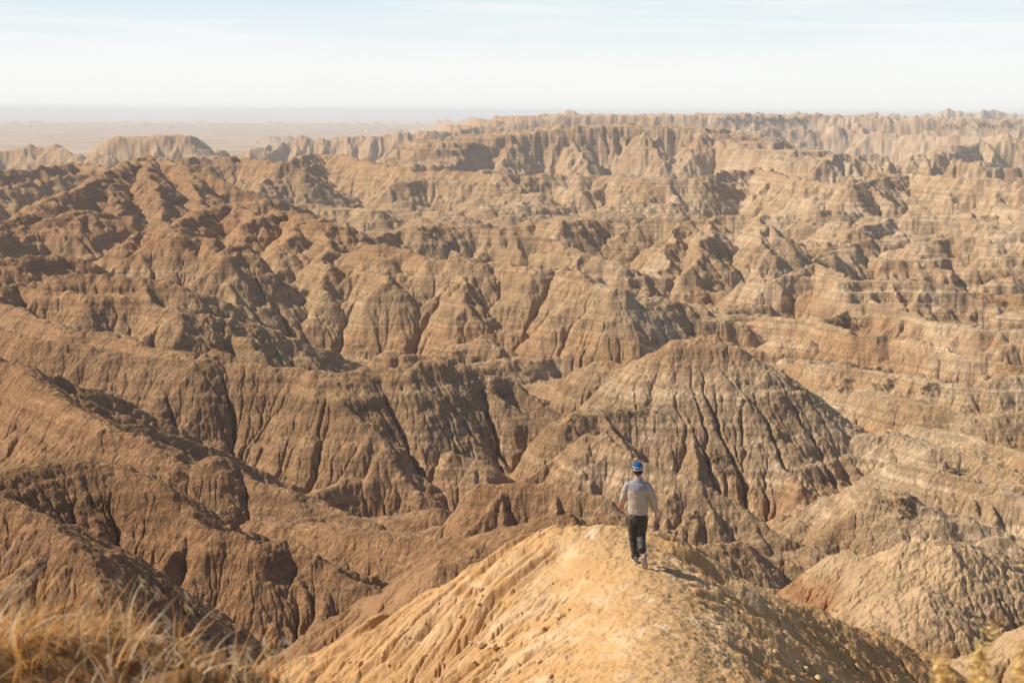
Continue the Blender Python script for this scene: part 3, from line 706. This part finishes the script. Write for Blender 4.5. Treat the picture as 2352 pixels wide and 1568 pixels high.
class Loft:
    """closed tubes through elliptical rings, fused afterwards into one skin"""
    def __init__(s): s.v = []; s.f = []
    def tube(s, rings, n=16, side=(1, 0, 0)):
        """rings: (centre, rx across, ry fore-aft); the ends are closed with domes"""
        P = [Vector(q[0]) for q in rings]; base = len(s.v); side = Vector(side)
        for i, q in enumerate(rings):
            a = P[max(i-1, 0)]; b = P[min(i+1, len(P)-1)]; T = (b-a).normalized()
            u = (side - T*side.dot(T)).normalized(); v = T.cross(u)
            for k in range(n):
                an = 2*math.pi*k/n
                s.v.append(P[i]+u*(q[1]*math.cos(an))+v*(q[2]*math.sin(an)))
        m = len(rings)
        for i in range(m-1):
            for k in range(n):
                a = base+i*n+k; b = base+i*n+(k+1) % n
                s.f.append((a, b, b+n, a+n))
        s.f.append(tuple(base+k for k in range(n))[::-1]); s.f.append(tuple(base+(m-1)*n+k for k in range(n)))
    def ball(s, c, rx, ry, rz, n=14):
        bm = bmesh.new(); bmesh.ops.create_uvsphere(bm, u_segments=n, v_segments=n, radius=1)
        base = len(s.v)
        for v in bm.verts: s.v.append(Vector((c[0]+v.co.x*rx, c[1]+v.co.y*ry, c[2]+v.co.z*rz)))
        for f in bm.faces: s.f.append(tuple(base+v.index for v in f.verts))
        bm.free()
    def build(s, name, m, parent, voxel=.01, smooth=4, cut=None):
        me = pymesh(name, s.v, s.f)
        tmp = bpy.data.objects.new(name+'_tmp', me); COL.objects.link(tmp)
        rm = tmp.modifiers.new('r', 'REMESH'); rm.mode = 'VOXEL'; rm.voxel_size = voxel; rm.use_smooth_shade = True
        sm = tmp.modifiers.new('s', 'SMOOTH'); sm.iterations = smooth; sm.factor = .6
        dg = bpy.context.evaluated_depsgraph_get()
        me2 = bpy.data.meshes.new_from_object(tmp.evaluated_get(dg)); me2.name = name
        bpy.data.objects.remove(tmp); bpy.data.meshes.remove(me)
        me2.materials.clear()
        return link(name, me2, m, parent)

# ---------------------------------------------------------------- the hiker
def cloth(name, color, rough=.9, folds=.006, scale=14, spec=.1):
    m = mat(name, color, rough, spec); b = m.node_tree.nodes['Principled BSDF']
    tcx = N(m, 'ShaderNodeTexCoord'); n = N(m, 'ShaderNodeTexNoise', Scale=scale, Detail=3, Roughness=.5, Distortion=.8)
    mp_ = N(m, 'ShaderNodeMapping'); mp_.inputs['Scale'].default_value = (1.0, 1.0, .55); L(m, tcx.outputs['Object'], mp_.inputs['Vector']); L(m, mp_.outputs[0], n.inputs['Vector'])
    bu = N(m, 'ShaderNodeBump', Strength=.9, Distance=folds*6); L(m, n.outputs['Fac'], bu.inputs['Height']); L(m, bu.outputs[0], b.inputs['Normal'])
    b.inputs['Sheen Weight'].default_value = .1
    return m
SKIN = mat('skin', (.60, .28, .17), .6, .3); HAIR = mat('hair', (.16, .09, .045), .8, .2)
JACKET = cloth('light_grey_jersey', (.41, .36, .30), folds=.004, scale=7); YOKE = cloth('blue_grey_jersey', (.29, .29, .31), folds=.002)
TROUS = cloth('charcoal_ripstop', (.030, .026, .023), .55, folds=.010, scale=13, spec=.45)
SHOE = mat('shoe_suede', (.30, .26, .22), .9, .1); SOLE = mat('sole_rubber', (.46, .39, .32), .9, .2)
CAPB = cloth('cap_blue_knit', (.012, .085, .29), 1, folds=.002, scale=90); CAPN = cloth('cap_navy_knit', (.012, .022, .07), 1, folds=.001, scale=60); CAPW = mat('cap_white_knit', (.78, .80, .82), 1, .1)

def hiker():
    foot = hit(1466, 1297, 15)
    # size from the photograph: the crown of the cap stands 229 points above the leading foot
    dist = foot.length; k = dist/23.9*.985
    root = empty('person', foot); root.scale = (k, k, k); root.rotation_euler = (0, math.radians(-1.5), math.radians(-5))
    tag(root, 'person walking away in blue beanie, light grey top and dark trousers on the ridge path', 'person')
    # heights in metres, x to the right, y away from the camera
    neck = (.005, .035, 1.46)
    hip = [(-.085, 0, .86), (.095, 0, .86)]
    # -------- body: one continuous skin under the clothes
    B = Loft()
    B.tube([((0, 0, .80), .13, .10), ((0, 0, .95), .14, .10), ((-.005, 0, 1.10), .125, .09), ((-.005, .01, 1.28), .15, .10), ((-.005, .015, 1.38), .15, .09), ((0, .02, 1.43), .09, .07), (neck, .058, .06), ((.005, .05, 1.54), .056, .058)])
    B.ball((.005, .065, 1.625), .076, .095, .115); B.ball((.005, .10, 1.565), .055, .062, .065)     # skull and jaw
    B.ball((.005, .162, 1.60), .014, .02, .022)                                                     # nose
    B.ball((-.074, .06, 1.605), .012, .022, .034); B.ball((.084, .06, 1.605), .012, .022, .034)     # ears
    armL = [(-.165, .01, 1.385), (-.235, .03, 1.14), (-.275, .22, 1.00)]
    armR = [(.165, .01, 1.385), (.262, -.02, 1.13), (.300, .06, .885)]
    for a in (armL, armR):
        B.tube([(a[0], .055, .055), (Vector(a[0]).lerp(Vector(a[1]), .5), .047, .047), (a[1], .038, .038), (Vector(a[1]).lerp(Vector(a[2]), .4), .037, .037), (a[2], .026, .024)], 12)
    legL = [(-.08, 0, .86), (-.085, .09, .47), (-.035, .12, .08)]
    legR = [(.085, 0, .86), (.05, .02, .47), (.068, -.24, .31)]
    for a in (legL, legR):
        B.tube([(a[0], .085, .09), (Vector(a[0]).lerp(Vector(a[1]), .5), .07, .075), (a[1], .052, .056), (Vector(a[1]).lerp(Vector(a[2]), .35), .052, .055), (a[2], .034, .036)], 12)
    # hands: palm, four bent fingers of unequal length, thumb off the side of the palm
    def hand(w, d, out):
        w = Vector(w); d = Vector(d).normalized(); o = Vector(out); o = (o-d*o.dot(d)).normalized(); nrm = d.cross(o)
        B.tube([(w-d*.02, .026, .020), (w+d*.03, .036, .018), (w+d*.075, .042, .016), (w+d*.095, .038, .013)], 12, side=o)
        for q, (of, ln) in enumerate(((-.030, .068), (-.010, .078), (.011, .074), (.031, .058))):
            p0 = w+d*.085+o*of; curl = nrm*(.020+.006*q)
            B.tube([(p0, .0095, .009), (p0+d*ln*.42+curl*.5, .009, .0085), (p0+d*ln*.75+curl*1.5, .0082, .008), (p0+d*ln*.85+curl*2.4, .007, .007)], 8, side=o)
        p0 = w+d*.035-o*.030
        B.tube([(p0, .012, .011), (p0-o*.022+d*.028+nrm*.010, .011, .010), (p0-o*.026+d*.056+nrm*.022, .0085, .008)], 8, side=o)
    hand(armR[2], (.03, .01, -1), (.2, 1, 0)); hand(armL[2], (-.05, .75, -.6), (1, .1, .2))
    body = B.build('body', SKIN, root, .006, 3)
    # -------- hair at the nape
    H = Loft(); H.ball((.005, .035, 1.575), .070, .075, .052); H.build('hair', HAIR, root, .007, 2)
    # -------- jacket
    J = Loft()
    J.tube([((.002, 0, .875), .150, .115), ((.002, 0, .90), .165, .128), ((0, 0, .96), .172, .130), ((0, 0, 1.06), .166, .122), ((-.003, .0, 1.20), .176, .122), ((-.003, .01, 1.32), .190, .122), ((-.003, .015, 1.385), .178, .105), ((0, .02, 1.42), .135, .088), ((0, .02, 1.44), .095, .08), ((.003, .03, 1.455), .078, .078), ((.004, .035, 1.485), .070, .074)], 24)
    for a in (armL, armR):
        a = [Vector(q) for q in a]
        J.tube([(a[0]+Vector((.04 if a[0].x < 0 else -.04, 0, .0)), .056, .06), (a[0]+Vector((0, 0, -.02)), .062, .066), (a[0].lerp(a[1], .5), .070, .068), (a[1], .062, .062), (a[1].lerp(a[2], .4), .060, .058), (a[1].lerp(a[2], .8), .052, .050), (a[1].lerp(a[2], .9), .040, .040), (a[2], .034, .034)], 14)
    jk = J.build('jacket', JACKET, root, .009, 3)
    # crease the cloth: real relief, radiating from armpits and gathered above the hem
    me = jk.data; n_ = len(me.vertices); cc = np.empty(n_*3, F32); me.vertices.foreach_get('co', cc); cc = cc.reshape(-1, 3)
    nn = np.empty(n_*3, F32); me.vertices.foreach_get('normal', nn); nn = nn.reshape(-1, 3)
    f = perlin(cc[:, 0]*9+cc[:, 2]*5, cc[:, 2]*11+cc[:, 1]*3, 301)*.006+perlin(cc[:, 0]*22-cc[:, 2]*12, cc[:, 2]*20, 302)*.002
    arm = np.abs(cc[:, 0]) > .19
    f = np.where(arm, perlin(cc[:, 0]*10, cc[:, 2]*30+cc[:, 1]*14, 303)*.009, f)
    cc = cc+nn*f[:, None]; me.vertices.foreach_set('co', cc.reshape(-1)); me.update()
    me.materials.append(YOKE)
    mi = np.zeros(len(me.polygons), np.int32); ctr = np.empty(len(me.polygons)*3, F32); me.polygons.foreach_get('center', ctr); ctr = ctr.reshape(-1, 3)
    mi[(ctr[:, 2] > 1.30) & (np.abs(ctr[:, 0]) < .20)] = 1; me.polygons.foreach_set('material_index', mi)
    # -------- trousers
    T = Loft()
    T.tube([((0, 0, .915), .140, .110), ((0, 0, .86), .158, .125), ((0, -.005, .79), .165, .130), ((.0, 0, .735), .120, .105)], 20)
    for sx_, a in ((-1, legL), (1, legR)):
        a = [Vector(q) for q in a]; c0 = a[0]+Vector((0, -.005, -.02))
        T.tube([(c0, .092, .112), (a[0].lerp(a[1], .35), .096, .104), (a[0].lerp(a[1], .7), .086, .090), (a[1], .077, .082), (a[1].lerp(a[2], .3), .074, .080), (a[1].lerp(a[2], .7), .072, .078), (a[1].lerp(a[2], .95), .074, .080), (a[1].lerp(a[2], 1.02), .060, .066)], 16)
    tr = T.build('trousers', TROUS, root, .010, 3)
    me = tr.data; n_ = len(me.vertices); cc = np.empty(n_*3, F32); me.vertices.foreach_get('co', cc); cc = cc.reshape(-1, 3)
    nn = np.empty(n_*3, F32); me.vertices.foreach_get('normal', nn); nn = nn.reshape(-1, 3)
    low = 1-np.clip((cc[:, 2]-.15)/.45, 0, 1)
    f = perlin(cc[:, 0]*8, cc[:, 2]*26+cc[:, 0]*10, 305)*(.005+.013*low)+perlin(cc[:, 0]*14, cc[:, 2]*9, 306)*.006
    cc = cc+nn*f[:, None]; me.vertices.foreach_set('co', cc.reshape(-1)); me.update()
    # -------- shoes: the leading one flat, the trailing one up on its toe with the sole to the camera
    def shoe(loc, pitch, yaw):
        # pitch: heel lifted; foot points along +y
        S = Loft(); S.tube([((0, -.085, .055), .034, .045), ((0, -.06, .06), .042, .052), ((0, 0, .058), .044, .050), ((0, .06, .045), .048, .036), ((0, .13, .036), .050, .028), ((0, .175, .03), .034, .02)], 16)
        S.tube([((0, -.05, .06), .042, .048), ((0, -.048, .12), .044, .050)], 14)
        up = S.build('shoe', SHOE, root, .008, 3)
        Q = Loft(); Q.tube([((0, -.105, .014), .026, .014), ((0, -.085, .012), .040, .017), ((0, -.02, .012), .036, .016), ((0, .05, .012), .046, .016), ((0, .12, .013), .052, .015), ((0, .175, .016), .040, .013), ((0, .198, .02), .018, .009)], 16)
        so_ = Q.build('sole', SOLE, up, .007, 2)
        up.location = loc; up.rotation_euler = (pitch, 0, yaw)
    shoe((-.045, .13, .0), 0, .12)
    shoe((.082, -.315, .14), -1.08, -.35)
    # -------- knitted cap with bands and lettering
    cz = 1.645; cxp, cyp = .005, .055; R_ = .089
    V = []; Fc = []; prof = [(-.062, 1.0), (-.058, 1.05), (-.012, 1.06), (.030, 1.03), (.060, .93), (.085, .75), (.103, .50), (.112, .25), (.115, .02)]
    zz = []
    P = []
    for a, b in zip(prof[:-1], prof[1:]):
        for q in range(4): P.append((a[0]+(b[0]-a[0])*q/4, a[1]+(b[1]-a[1])*q/4))
    P.append(prof[-1]); n = 40
    for (z_, rr_) in P:
        for k_ in range(n):
            an = 2*math.pi*k_/n; rb = R_*rr_*(1+.012*math.cos(20*an))
            V.append((cxp+rb*.93*math.cos(an), cyp+rb*1.10*math.sin(an), cz+z_))
    for i in range(len(P)-1):
        for k_ in range(n): Fc.append((i*n+k_, i*n+(k_+1) % n, (i+1)*n+(k_+1) % n, (i+1)*n+k_))
    me = pymesh('cap', V, Fc); cp = link('knit_cap', me, CAPB, root); me.materials.append(CAPN); me.materials.append(CAPW)
    mi = []
    for p_ in me.polygons:
        z_ = p_.center.z-cz; an = math.atan2(p_.center.y-cyp, p_.center.x-cxp)
        mi.append(2 if (.026 < z_ < .036 or -.040 < z_ < -.031) else (1 if z_ < -.004 or z_ < .026 and z_ > -.031 else 0))
    me.polygons.foreach_set('material_index', mi)
    cp.rotation_euler = (0, 0, 0)
    cu = bpy.data.curves.new('cap_lettering', 'FONT'); cu.body = 'GLACIER'; cu.size = .052; cu.align_x = 'CENTER'; cu.extrude = .0008; cu.space_character = 1.12; cu.offset = .0012
    to = bpy.data.objects.new('cap_lettering_tmp', cu); COL.objects.link(to)
    dg = bpy.context.evaluated_depsgraph_get(); tm = bpy.data.meshes.new_from_object(to.evaluated_get(dg)); bpy.data.objects.remove(to)
    bm = bmesh.new(); bm.from_mesh(tm); bmesh.ops.subdivide_edges(bm, edges=[e_ for e_ in bm.edges if e_.calc_length() > .01], cuts=3)
    for v in bm.verts:
        an = -math.pi/2 + (v.co.x)/(R_*1.06) + .10; rad = R_*1.075+v.co.z
        z_ = -.022+v.co.y*.95
        v.co = Vector((cxp+rad*.93*math.cos(an), cyp+rad*1.10*math.sin(an), cz+z_))
    bm.to_mesh(tm); bm.free(); tm.materials.clear()
    link('lettering', tm, CAPW, cp)
    return root
hiker(); log('hiker')

# ---------------------------------------------------------------- dry plants
def straw(name, color, trans=.5, rough=.7, var=.35):
    m = bpy.data.materials.new(name); m.use_nodes = True; ns = m.node_tree.nodes
    b = ns['Principled BSDF']; b.inputs['Roughness'].default_value = rough; b.inputs['Specular IOR Level'].default_value = .25
    oi = N(m, 'ShaderNodeNewGeometry')
    v = M_(m, 'ADD', 1-var, M_(m, 'MULTIPLY', oi.outputs['Random Per Island'], 2*var))
    s_ = N(m, 'ShaderNodeVectorMath', operation='SCALE'); s_.inputs[0].default_value = color; L(m, v, s_.inputs['Scale'])
    L(m, s_.outputs[0], b.inputs['Base Color'])
    tr_ = N(m, 'ShaderNodeBsdfTranslucent'); L(m, s_.outputs[0], tr_.inputs['Color'])
    mx = N(m, 'ShaderNodeMixShader'); mx.inputs[0].default_value = trans
    L(m, b.outputs[0], mx.inputs[1]); L(m, tr_.outputs[0], mx.inputs[2]); L(m, mx.outputs[0], ns['Material Output'].inputs['Surface'])
    return m
GOLD = straw('dry_grass_gold', (.72, .40, .12)); PALE = straw('dry_grass_pale', (.78, .62, .40)); RUSTG = straw('dry_grass_rust', (.46, .22, .08))
SCRUB = straw('scrub_brown', (.16, .105, .055), .15); GREYT = straw('grey_twigs', (.50, .42, .31), .2); OLIVE = straw('juniper_green', (.07, .08, .05), .1)
rnd_ = random.Random(5)

def blade(V, Fc, p, d, ln, w, bend, n=5, wdir=None):
    """a tapered curling blade from p along d"""
    d = Vector(d).normalized(); s_ = wdir or Vector((rnd_.uniform(-1, 1), rnd_.uniform(-1, 1), 0)).normalized()
    b0 = len(V); q = Vector(p); dd = d.copy(); bd = Vector(bend)
    for i in range(n+1):
        f_ = i/n; ww = w*(1-f_)**.7+.0004
        V.append(q-s_*ww/2); V.append(q+s_*ww/2)
        dd = (dd+bd/n).normalized(); q = q+dd*(ln/n)
    for i in range(n): Fc.append((b0+2*i, b0+2*i+1, b0+2*i+3, b0+2*i+2))

def near_grass():
    Vs = {0: ([], []), 1: ([], []), 2: ([], [])}
    for c in range(800):
        X_ = rnd_.uniform(-3.6, -.35); Y_ = rnd_.uniform(3.3, 5.4)
        # denser and taller to the left, thinning to the right
        left = min(max((-.55-X_)/1.3, 0), 1)
        if rnd_.random() > .35+.65*left: continue
        z0 = ground_z(X_, Y_)
        for q in range(rnd_.randint(7, 15)):
            a = rnd_.uniform(0, 6.28); rr_ = rnd_.uniform(0, .05)
            ln = rnd_.uniform(.06, .25)*(.5+1.0*left)*(1.6 if rnd_.random() < .10 else 1)
            k_ = rnd_.choices((0, 1, 2), (5, 3, 3))[0]
            V, Fc = Vs[k_]
            blade(V, Fc, (X_+rr_*math.cos(a), Y_+rr_*math.sin(a), z0-.01), (math.cos(a)*.5+.12, math.sin(a)*.5, rnd_.uniform(.5, 1.2)), ln, rnd_.uniform(.003, .009),
                  (rnd_.uniform(-.4, 1.3), rnd_.uniform(-.6, .6), rnd_.uniform(-1.5, .1)), 7)
    # seed heads on the tallest stalks
    for c in range(60):
        X_ = rnd_.uniform(-1.9, -.4); Y_ = rnd_.uniform(3.7, 4.6); z0 = ground_z(X_, Y_); V, Fc = Vs[1]
        ln = rnd_.uniform(.10, .24)*(1.1 if X_ < -1 else .75)
        blade(V, Fc, (X_, Y_, z0), (rnd_.uniform(-.2, .35), 0, 1), ln, .0025, (rnd_.uniform(.1, .9), 0, -.5), 7)
        top = Vector(V[-1])
        for q in range(5): blade(V, Fc, top-Vector((0, 0, .012*q)), (rnd_.uniform(.1, 1), rnd_.uniform(-.5, .5), rnd_.uniform(-.6, .5)), rnd_.uniform(.02, .05), .006, (0, 0, -1.2), 4)
    for c in range(70):
        X_ = rnd_.uniform(-1.9, -.62); Y_ = rnd_.uniform(3.9, 4.5); z0 = ground_z(X_, Y_); V, Fc = Vs[rnd_.choice((0, 1, 1))]
        blade(V, Fc, (X_, Y_, z0), (rnd_.uniform(-.5, .8), 0, 1), rnd_.uniform(.10, .22), rnd_.uniform(.006, .011), (rnd_.uniform(.5, 2.2), 0, rnd_.uniform(-2, -.6)), 9, Vector((1, 0, .3)).normalized())
    V, Fc, mi = [], [], []
    for k_ in (0, 1, 2):
        b0 = len(V); V += Vs[k_][0]; Fc += [tuple(b0+i for i in f_) for f_ in Vs[k_][1]]; mi += [k_]*len(Vs[k_][1])
    me = pymesh('grass', V, Fc); o = link('grass', me, GOLD); me.materials.append(PALE); me.materials.append(RUSTG)
    me.polygons.foreach_set('material_index', mi)
    tag(o, 'blurred dry golden grass covering the near slope at the bottom left corner', 'grass', kind='stuff')
near_grass()

def tuft(px, py, size, m, label, name='grass_tuft', cat='grass tuft', group=None, n=60, spread=.7, rmin=15, width=.012, droop=.3, loc=None, sink=.04):
    p = loc or hit(px, py, rmin); V, Fc = [], []
    for i in range(n):
        a = rnd_.uniform(0, 6.28); tl = rnd_.uniform(0, spread)
        blade(V, Fc, (math.cos(a)*size*.10, math.sin(a)*size*.10, -size*sink), (math.cos(a)*tl, math.sin(a)*tl, 1-.35*tl), size*rnd_.uniform(.5, 1.1), size*width*rnd_.uniform(.6, 1.4), (math.cos(a)*.4, math.sin(a)*.4, -droop), 5)
    o = link(name, pymesh(name, V, Fc), m); o.location = p
    return tag(o, label, cat, group)
tuft(1078, 1281, .62, PALE, 'larger dry pale tuft on the rim where the near ridge meets pale rock', n=46, spread=.55, width=.02)
tuft(1050, 1287, .30, PALE, 'small dry tuft just left of the bigger tuft on the pale rock rim', n=30, spread=.8, width=.02)
tuft(2139, 1427, .42, GREYT, 'grey twiggy tuft in the shaded hollow below the pale rock, upper right of two', n=70, spread=.9, width=.015)
tuft(2116, 1450, .40, GREYT, 'grey brown tuft in the shaded hollow, lower left of two', n=70, spread=.9, width=.015)
tuft(2189, 1412, .36, GREYT, 'small grey tuft lodged at the foot of the pale rock nose', n=40, spread=1.0, width=.015)
tuft(2279, 1468, .62, PALE, 'large straw coloured tuft with drooping blades on the shaded rusty slope at lower right', n=90, spread=1.5, droop=1.1, width=.013)
tuft(2290, 1432, .5, RUSTG, 'rust orange grass tuft just above the large straw coloured tuft', n=50, spread=.6, width=.018)
tuft(1771, 1556, .34, GOLD, 'single thin golden stalk on the right flank of the path near the bottom edge', n=7, spread=.25, width=.02, rmin=8)
tuft(462, 1520, .55, PALE, 'dry tuft at the end of the lowest left slope, behind the blurred grass', n=30, spread=.7, width=.02)

def scrub(px, py, size, label, m=SCRUB, group=None, flatten=.42, n=520, wide=1.4):
    p = hit(px, py, 30); root = empty('shrub', p); tag(root, label, 'shrub', group)
    V, Fc = [], []
    for i in range(n):
        if i % 60 == 0: kx, ky, ks = rnd_.gauss(0, .32)*size*wide, rnd_.gauss(0, .28)*size, size*rnd_.uniform(.12, .32)
        a = rnd_.uniform(0, 6.28); rr_ = math.sqrt(rnd_.random())*ks
        c_ = Vector((kx+math.cos(a)*rr_*1.2, ky+math.sin(a)*rr_, 0)); c_.z = ground_z(p.x+c_.x, p.y+c_.y)-p.z
        if abs(c_.z) > size*.45: continue
        tl = rnd_.uniform(0, 1)
        blade(V, Fc, c_-Vector((0, 0, .03)), (math.cos(a)*tl, math.sin(a)*tl, .9), size*flatten*rnd_.uniform(.2, .6)*(1.2-.7*rr_/ks)*(.5+ks/size*1.8), size*.05*rnd_.uniform(.5, 1.3), (rnd_.uniform(-.6, .6), rnd_.uniform(-.6, .6), -.3), 4)
    link('foliage', pymesh('foliage', V, Fc), m, root)
    V, Fc = [], []
    for i in range(7): blade(V, Fc, (rnd_.uniform(-.1, .1)*size, rnd_.uniform(-.1, .1)*size, -.05), (rnd_.uniform(-1, 1), rnd_.uniform(-1, 1), .8), size*.35, size*.03, (0, 0, .1), 3)
    link('twigs', pymesh('twigs', V, Fc), GREYT, root)
for a in [
    (1945, 738, 4.2, 'wide dark brown scrub on a bench right of centre, biggest scrub of the middle distance'),
    (1660, 1068, 2.6, 'dark brown scrub on a knob right of the hiker at cap height'),
    (1475, 950, 2.0, 'dark scrub hanging from the ledge above the hiker, right of two'),
    (1425, 956, 1.7, 'dark scrub on the ledge above the hiker, left of two'),
    (1330, 965, 1.6, 'small scrub left of the dark pair on the ledge above the hiker'),
    (1850, 893, 1.8, 'small scrub at the left end of the long pale bench, right of the pointed hill'),
    (1935, 897, 1.8, 'round scrub on the long pale bench, second from its left end'),
    (2040, 882, 2.4, 'round brown scrub on the rim of the long pale bench, third from its left end'),
    (2132, 888, 2.6, 'brown scrub where the long pale bench turns into a gully, near the right edge'),
    (2080, 1162, 2.2, 'low brown scrub under the rim of the flat bench at right'),
    (1700, 1130, 1.4, 'small scrub on the slope to the right of the hiker, above the near ridge'),
    (2200, 1090, 2.0, 'brown scrub on the golden grassy bench at the right'),
    (392, 1108, 1.6, 'dark bush in the hollow of the lower left ridge'),
    (1780, 1000, 1.6, 'dark scrub on the right shoulder of the pointed hill'),
    (860, 1150, 1.2, 'small dark scrub at the foot of the centre spurs'),
    (1590, 1185, 1.3, 'scrub on the rough slope behind the hiker, just right of his hand'),
    (2300, 705, 3.0, 'brown scrub on a bench close to the right edge, level with the wide scrub'),
    (1150, 905, 1.5, 'small brown scrub right of the central saddle'),
    ]: scrub(*a)
for a in [
    (1620, 770, 1.8, 'golden dry grass capping the top of the pointed hill'),
    (2150, 1083, 2.4, 'golden dry grass strip on the bench at right, above the pale patch'),
    (2070, 1135, 2.0, 'golden dry grass on the rim right of the pale white patch'),
    (2325, 848, 3.0, 'golden grass flat at the right edge below the dark gully'),
    (2310, 628, 4.5, 'golden grass flat at the right edge, high up between grey mounds'),
    ]: scrub(a[0], a[1], a[2], a[3], m=GOLD, flatten=.22, n=420, wide=2.6)

# the blurred seed-headed plants at the lower right corner
def seed_plant(X_, Y_, ztop, nst, label, sd):
    rg = random.Random(sd); z0 = ground_z(X_, Y_); root = empty('seed_plant', (X_, Y_, z0)); tag(root, label, 'plant')
    H = ztop-z0; yl = straw('seed_yellow', (.78, .56, .24), .4)
    for i in range(nst):
        V, Fc = [], []; V2, F2 = [], []
        a = rg.uniform(0, 6.28); ln = H*rg.uniform(.65, 1.05); d = Vector((math.cos(a)*.35+.05, math.sin(a)*.3, 1)).normalized()
        blade(V, Fc, (0, 0, 0), d, ln, .004, (0, 0, 0), 4)
        for q in range(110):
            f_ = rg.uniform(.55, 1.0); c_ = d*ln*f_+Vector((rg.gauss(0, .013), rg.gauss(0, .013), rg.gauss(0, .012)))
            blade(V2, F2, c_, (rg.uniform(-1, 1), rg.uniform(-1, 1), rg.uniform(-.3, 1)), rg.uniform(.02, .045), .016, (0, 0, 0), 2)
        st = link('stem', pymesh('stem', V, Fc), RUSTG, root); link('seed_head', pymesh('seed_head', V2, F2), yl, st)
d1 = atY(2262, 1490, 4.3); seed_plant(d1[0]-.02, 4.3, d1[2]+.03, 13, 'blurred yellow seed-headed plant near the lower right corner', 3)
d2 = atY(2345, 1545, 4.1); seed_plant(d2[0], 4.1, d2[2]+.03, 9, 'lower blurred yellow plant cut by the right edge of the frame', 8)

# ---------------------------------------------------------------- clods of clay lying on the near ridge
CLOD = mat('clay_clod', (.60, .42, .24), 1, .05)
def clod_mesh(sd):
    rg = random.Random(sd); bm = bmesh.new(); bmesh.ops.create_icosphere(bm, subdivisions=2, radius=1)
    off = Vector((rg.uniform(0, 9), rg.uniform(0, 9), rg.uniform(0, 9)))
    from mathutils import noise as mn
    for v in bm.verts: v.co *= 1+.42*mn.noise(v.co*1.1+off)+.34*mn.noise(v.co*2.6+off)
    for v in bm.verts: v.co.z *= .75
    me = bpy.data.meshes.new('clod'); bm.to_mesh(me); bm.free()
    me.materials.append(CLOD); return me
CM = [clod_mesh(i) for i in range(5)]
def clod(px, py, size, label, group=None):
    p = hit(px, py, 8); o = bpy.data.objects.new('clay_clod', CM[rnd_.randrange(5)]); COL.objects.link(o)
    o.location = p+Vector((0, 0, size*.25)); o.scale = (size*rnd_.uniform(.45, .6), size*rnd_.uniform(.4, .55), size*.45); o.rotation_euler = (0, 0, rnd_.uniform(0, 6))
    tag(o, label, 'clod', group)
for a in [(1106, 1484, .16, 'pale rounded clod, leftmost of the line low on the near left flank'), (1128, 1488, .11, 'small clod beside the leftmost pale clod on the near left flank'), (1136, 1493, .13, 'middle clod of the short line on the near left flank'), (1158, 1488, .18, 'largest pale clod at the right end of the short line on the near left flank'),
          (1287, 1420, .17, 'rounded clod in the middle of the near left flank above the gully'), (1256, 1424, .13, 'clod left of the rounded one in the middle of the near left flank'), (1104, 1357, .13, 'clod near the upper rim of the near left flank'),
          (1782, 1501, .11, 'round clod on the right flank beside the lower gully'), (1849, 1541, .13, 'round clod at the bottom right of the near ridge'), (1880, 1562, .13, 'clod at the bottom edge, lowest on the right flank')]: clod(*a)
for i in range(34):
    px, py = rnd_.uniform(800, 1330), rnd_.uniform(1330, 1560)
    if py < 1230+ (1330-px)*.55: continue
    clod(px, py, rnd_.uniform(.04, .09), 'small crumb of tan clay lying on the furrowed left flank of the near ridge', 'small clay crumbs on the left flank')

# ---------------------------------------------------------------- junipers along the far plateau
def juniper(px, py, h, label, group=None, proto=[None]):
    p = hit(px, py, 1300)
    root = empty('juniper_tree', p); tag(root, label, 'tree', group)
    if proto[0] is None:
        V, Fc = [], []
        for i in range(260):
            u = Vector((rnd_.gauss(0, 1), rnd_.gauss(0, 1), rnd_.gauss(0, 1))).normalized()*rnd_.uniform(.45, 1)
            c_ = Vector((u.x*.42, u.y*.42, .55+u.z*.42)); blade(V, Fc, c_, (rnd_.uniform(-1, 1), rnd_.uniform(-1, 1), 1), .16, .09, (0, 0, 0), 2)
        cme = pymesh('crown', V, Fc); cme.materials.append(OLIVE)
        V, Fc = [], []
        for i in range(3): blade(V, Fc, (0, 0, -.1), (rnd_.uniform(-.3, .3), rnd_.uniform(-.3, .3), 1), .7, .09, (0, 0, 0), 3, Vector((1, 0, 0)) if i else Vector((0, 1, 0)))
        tme = pymesh('trunk', V, Fc); tme.materials.append(SCRUB); proto[0] = (cme, tme)
    for nm, me in zip(('crown', 'trunk'), proto[0]):
        o = bpy.data.objects.new(nm, me); COL.objects.link(o); o.parent = root
    root.scale = (h*1.2, h*1.2, h)
lab = 'tiny dark juniper on the rim of the far plateau'
for px in (1690, 1722, 1748, 1792, 1885, 1900, 1932, 1968, 2012, 2040, 2058, 2105, 2140, 2190, 2235, 2290):
    juniper(px, 268.5+(px-1700)*.014+rnd_.uniform(0, 3), rnd_.uniform(1.8, 3.0), lab, 'junipers on the far plateau rim')
def wood(px0, px1, py0, py1, n, label):
    V, Fc = [], []
    for i in range(n):
        p = hit(rnd_.uniform(px0, px1), rnd_.triangular(py0, py1), 1300)
        h = rnd_.uniform(2.5, 4.5)
        for q in range(14):
            u = Vector((rnd_.gauss(0, .4), rnd_.gauss(0, .4), abs(rnd_.gauss(.5, .3))))*h
            blade(V, Fc, p+u, (rnd_.uniform(-1, 1), rnd_.uniform(-1, 1), 1), h*.4, h*.3, (0, 0, 0), 2)
    o = link('wood', pymesh('wood', V, Fc), OLIVE); tag(o, label, 'wood', kind='stuff')
wood(1640, 1860, 272, 294, 120, 'dark juniper wood on the shaded slope of the far plateau, right of centre')
wood(2120, 2352, 285, 305, 50, 'scattered dark junipers on the ledge of the far plateau near the right edge')
log('things')
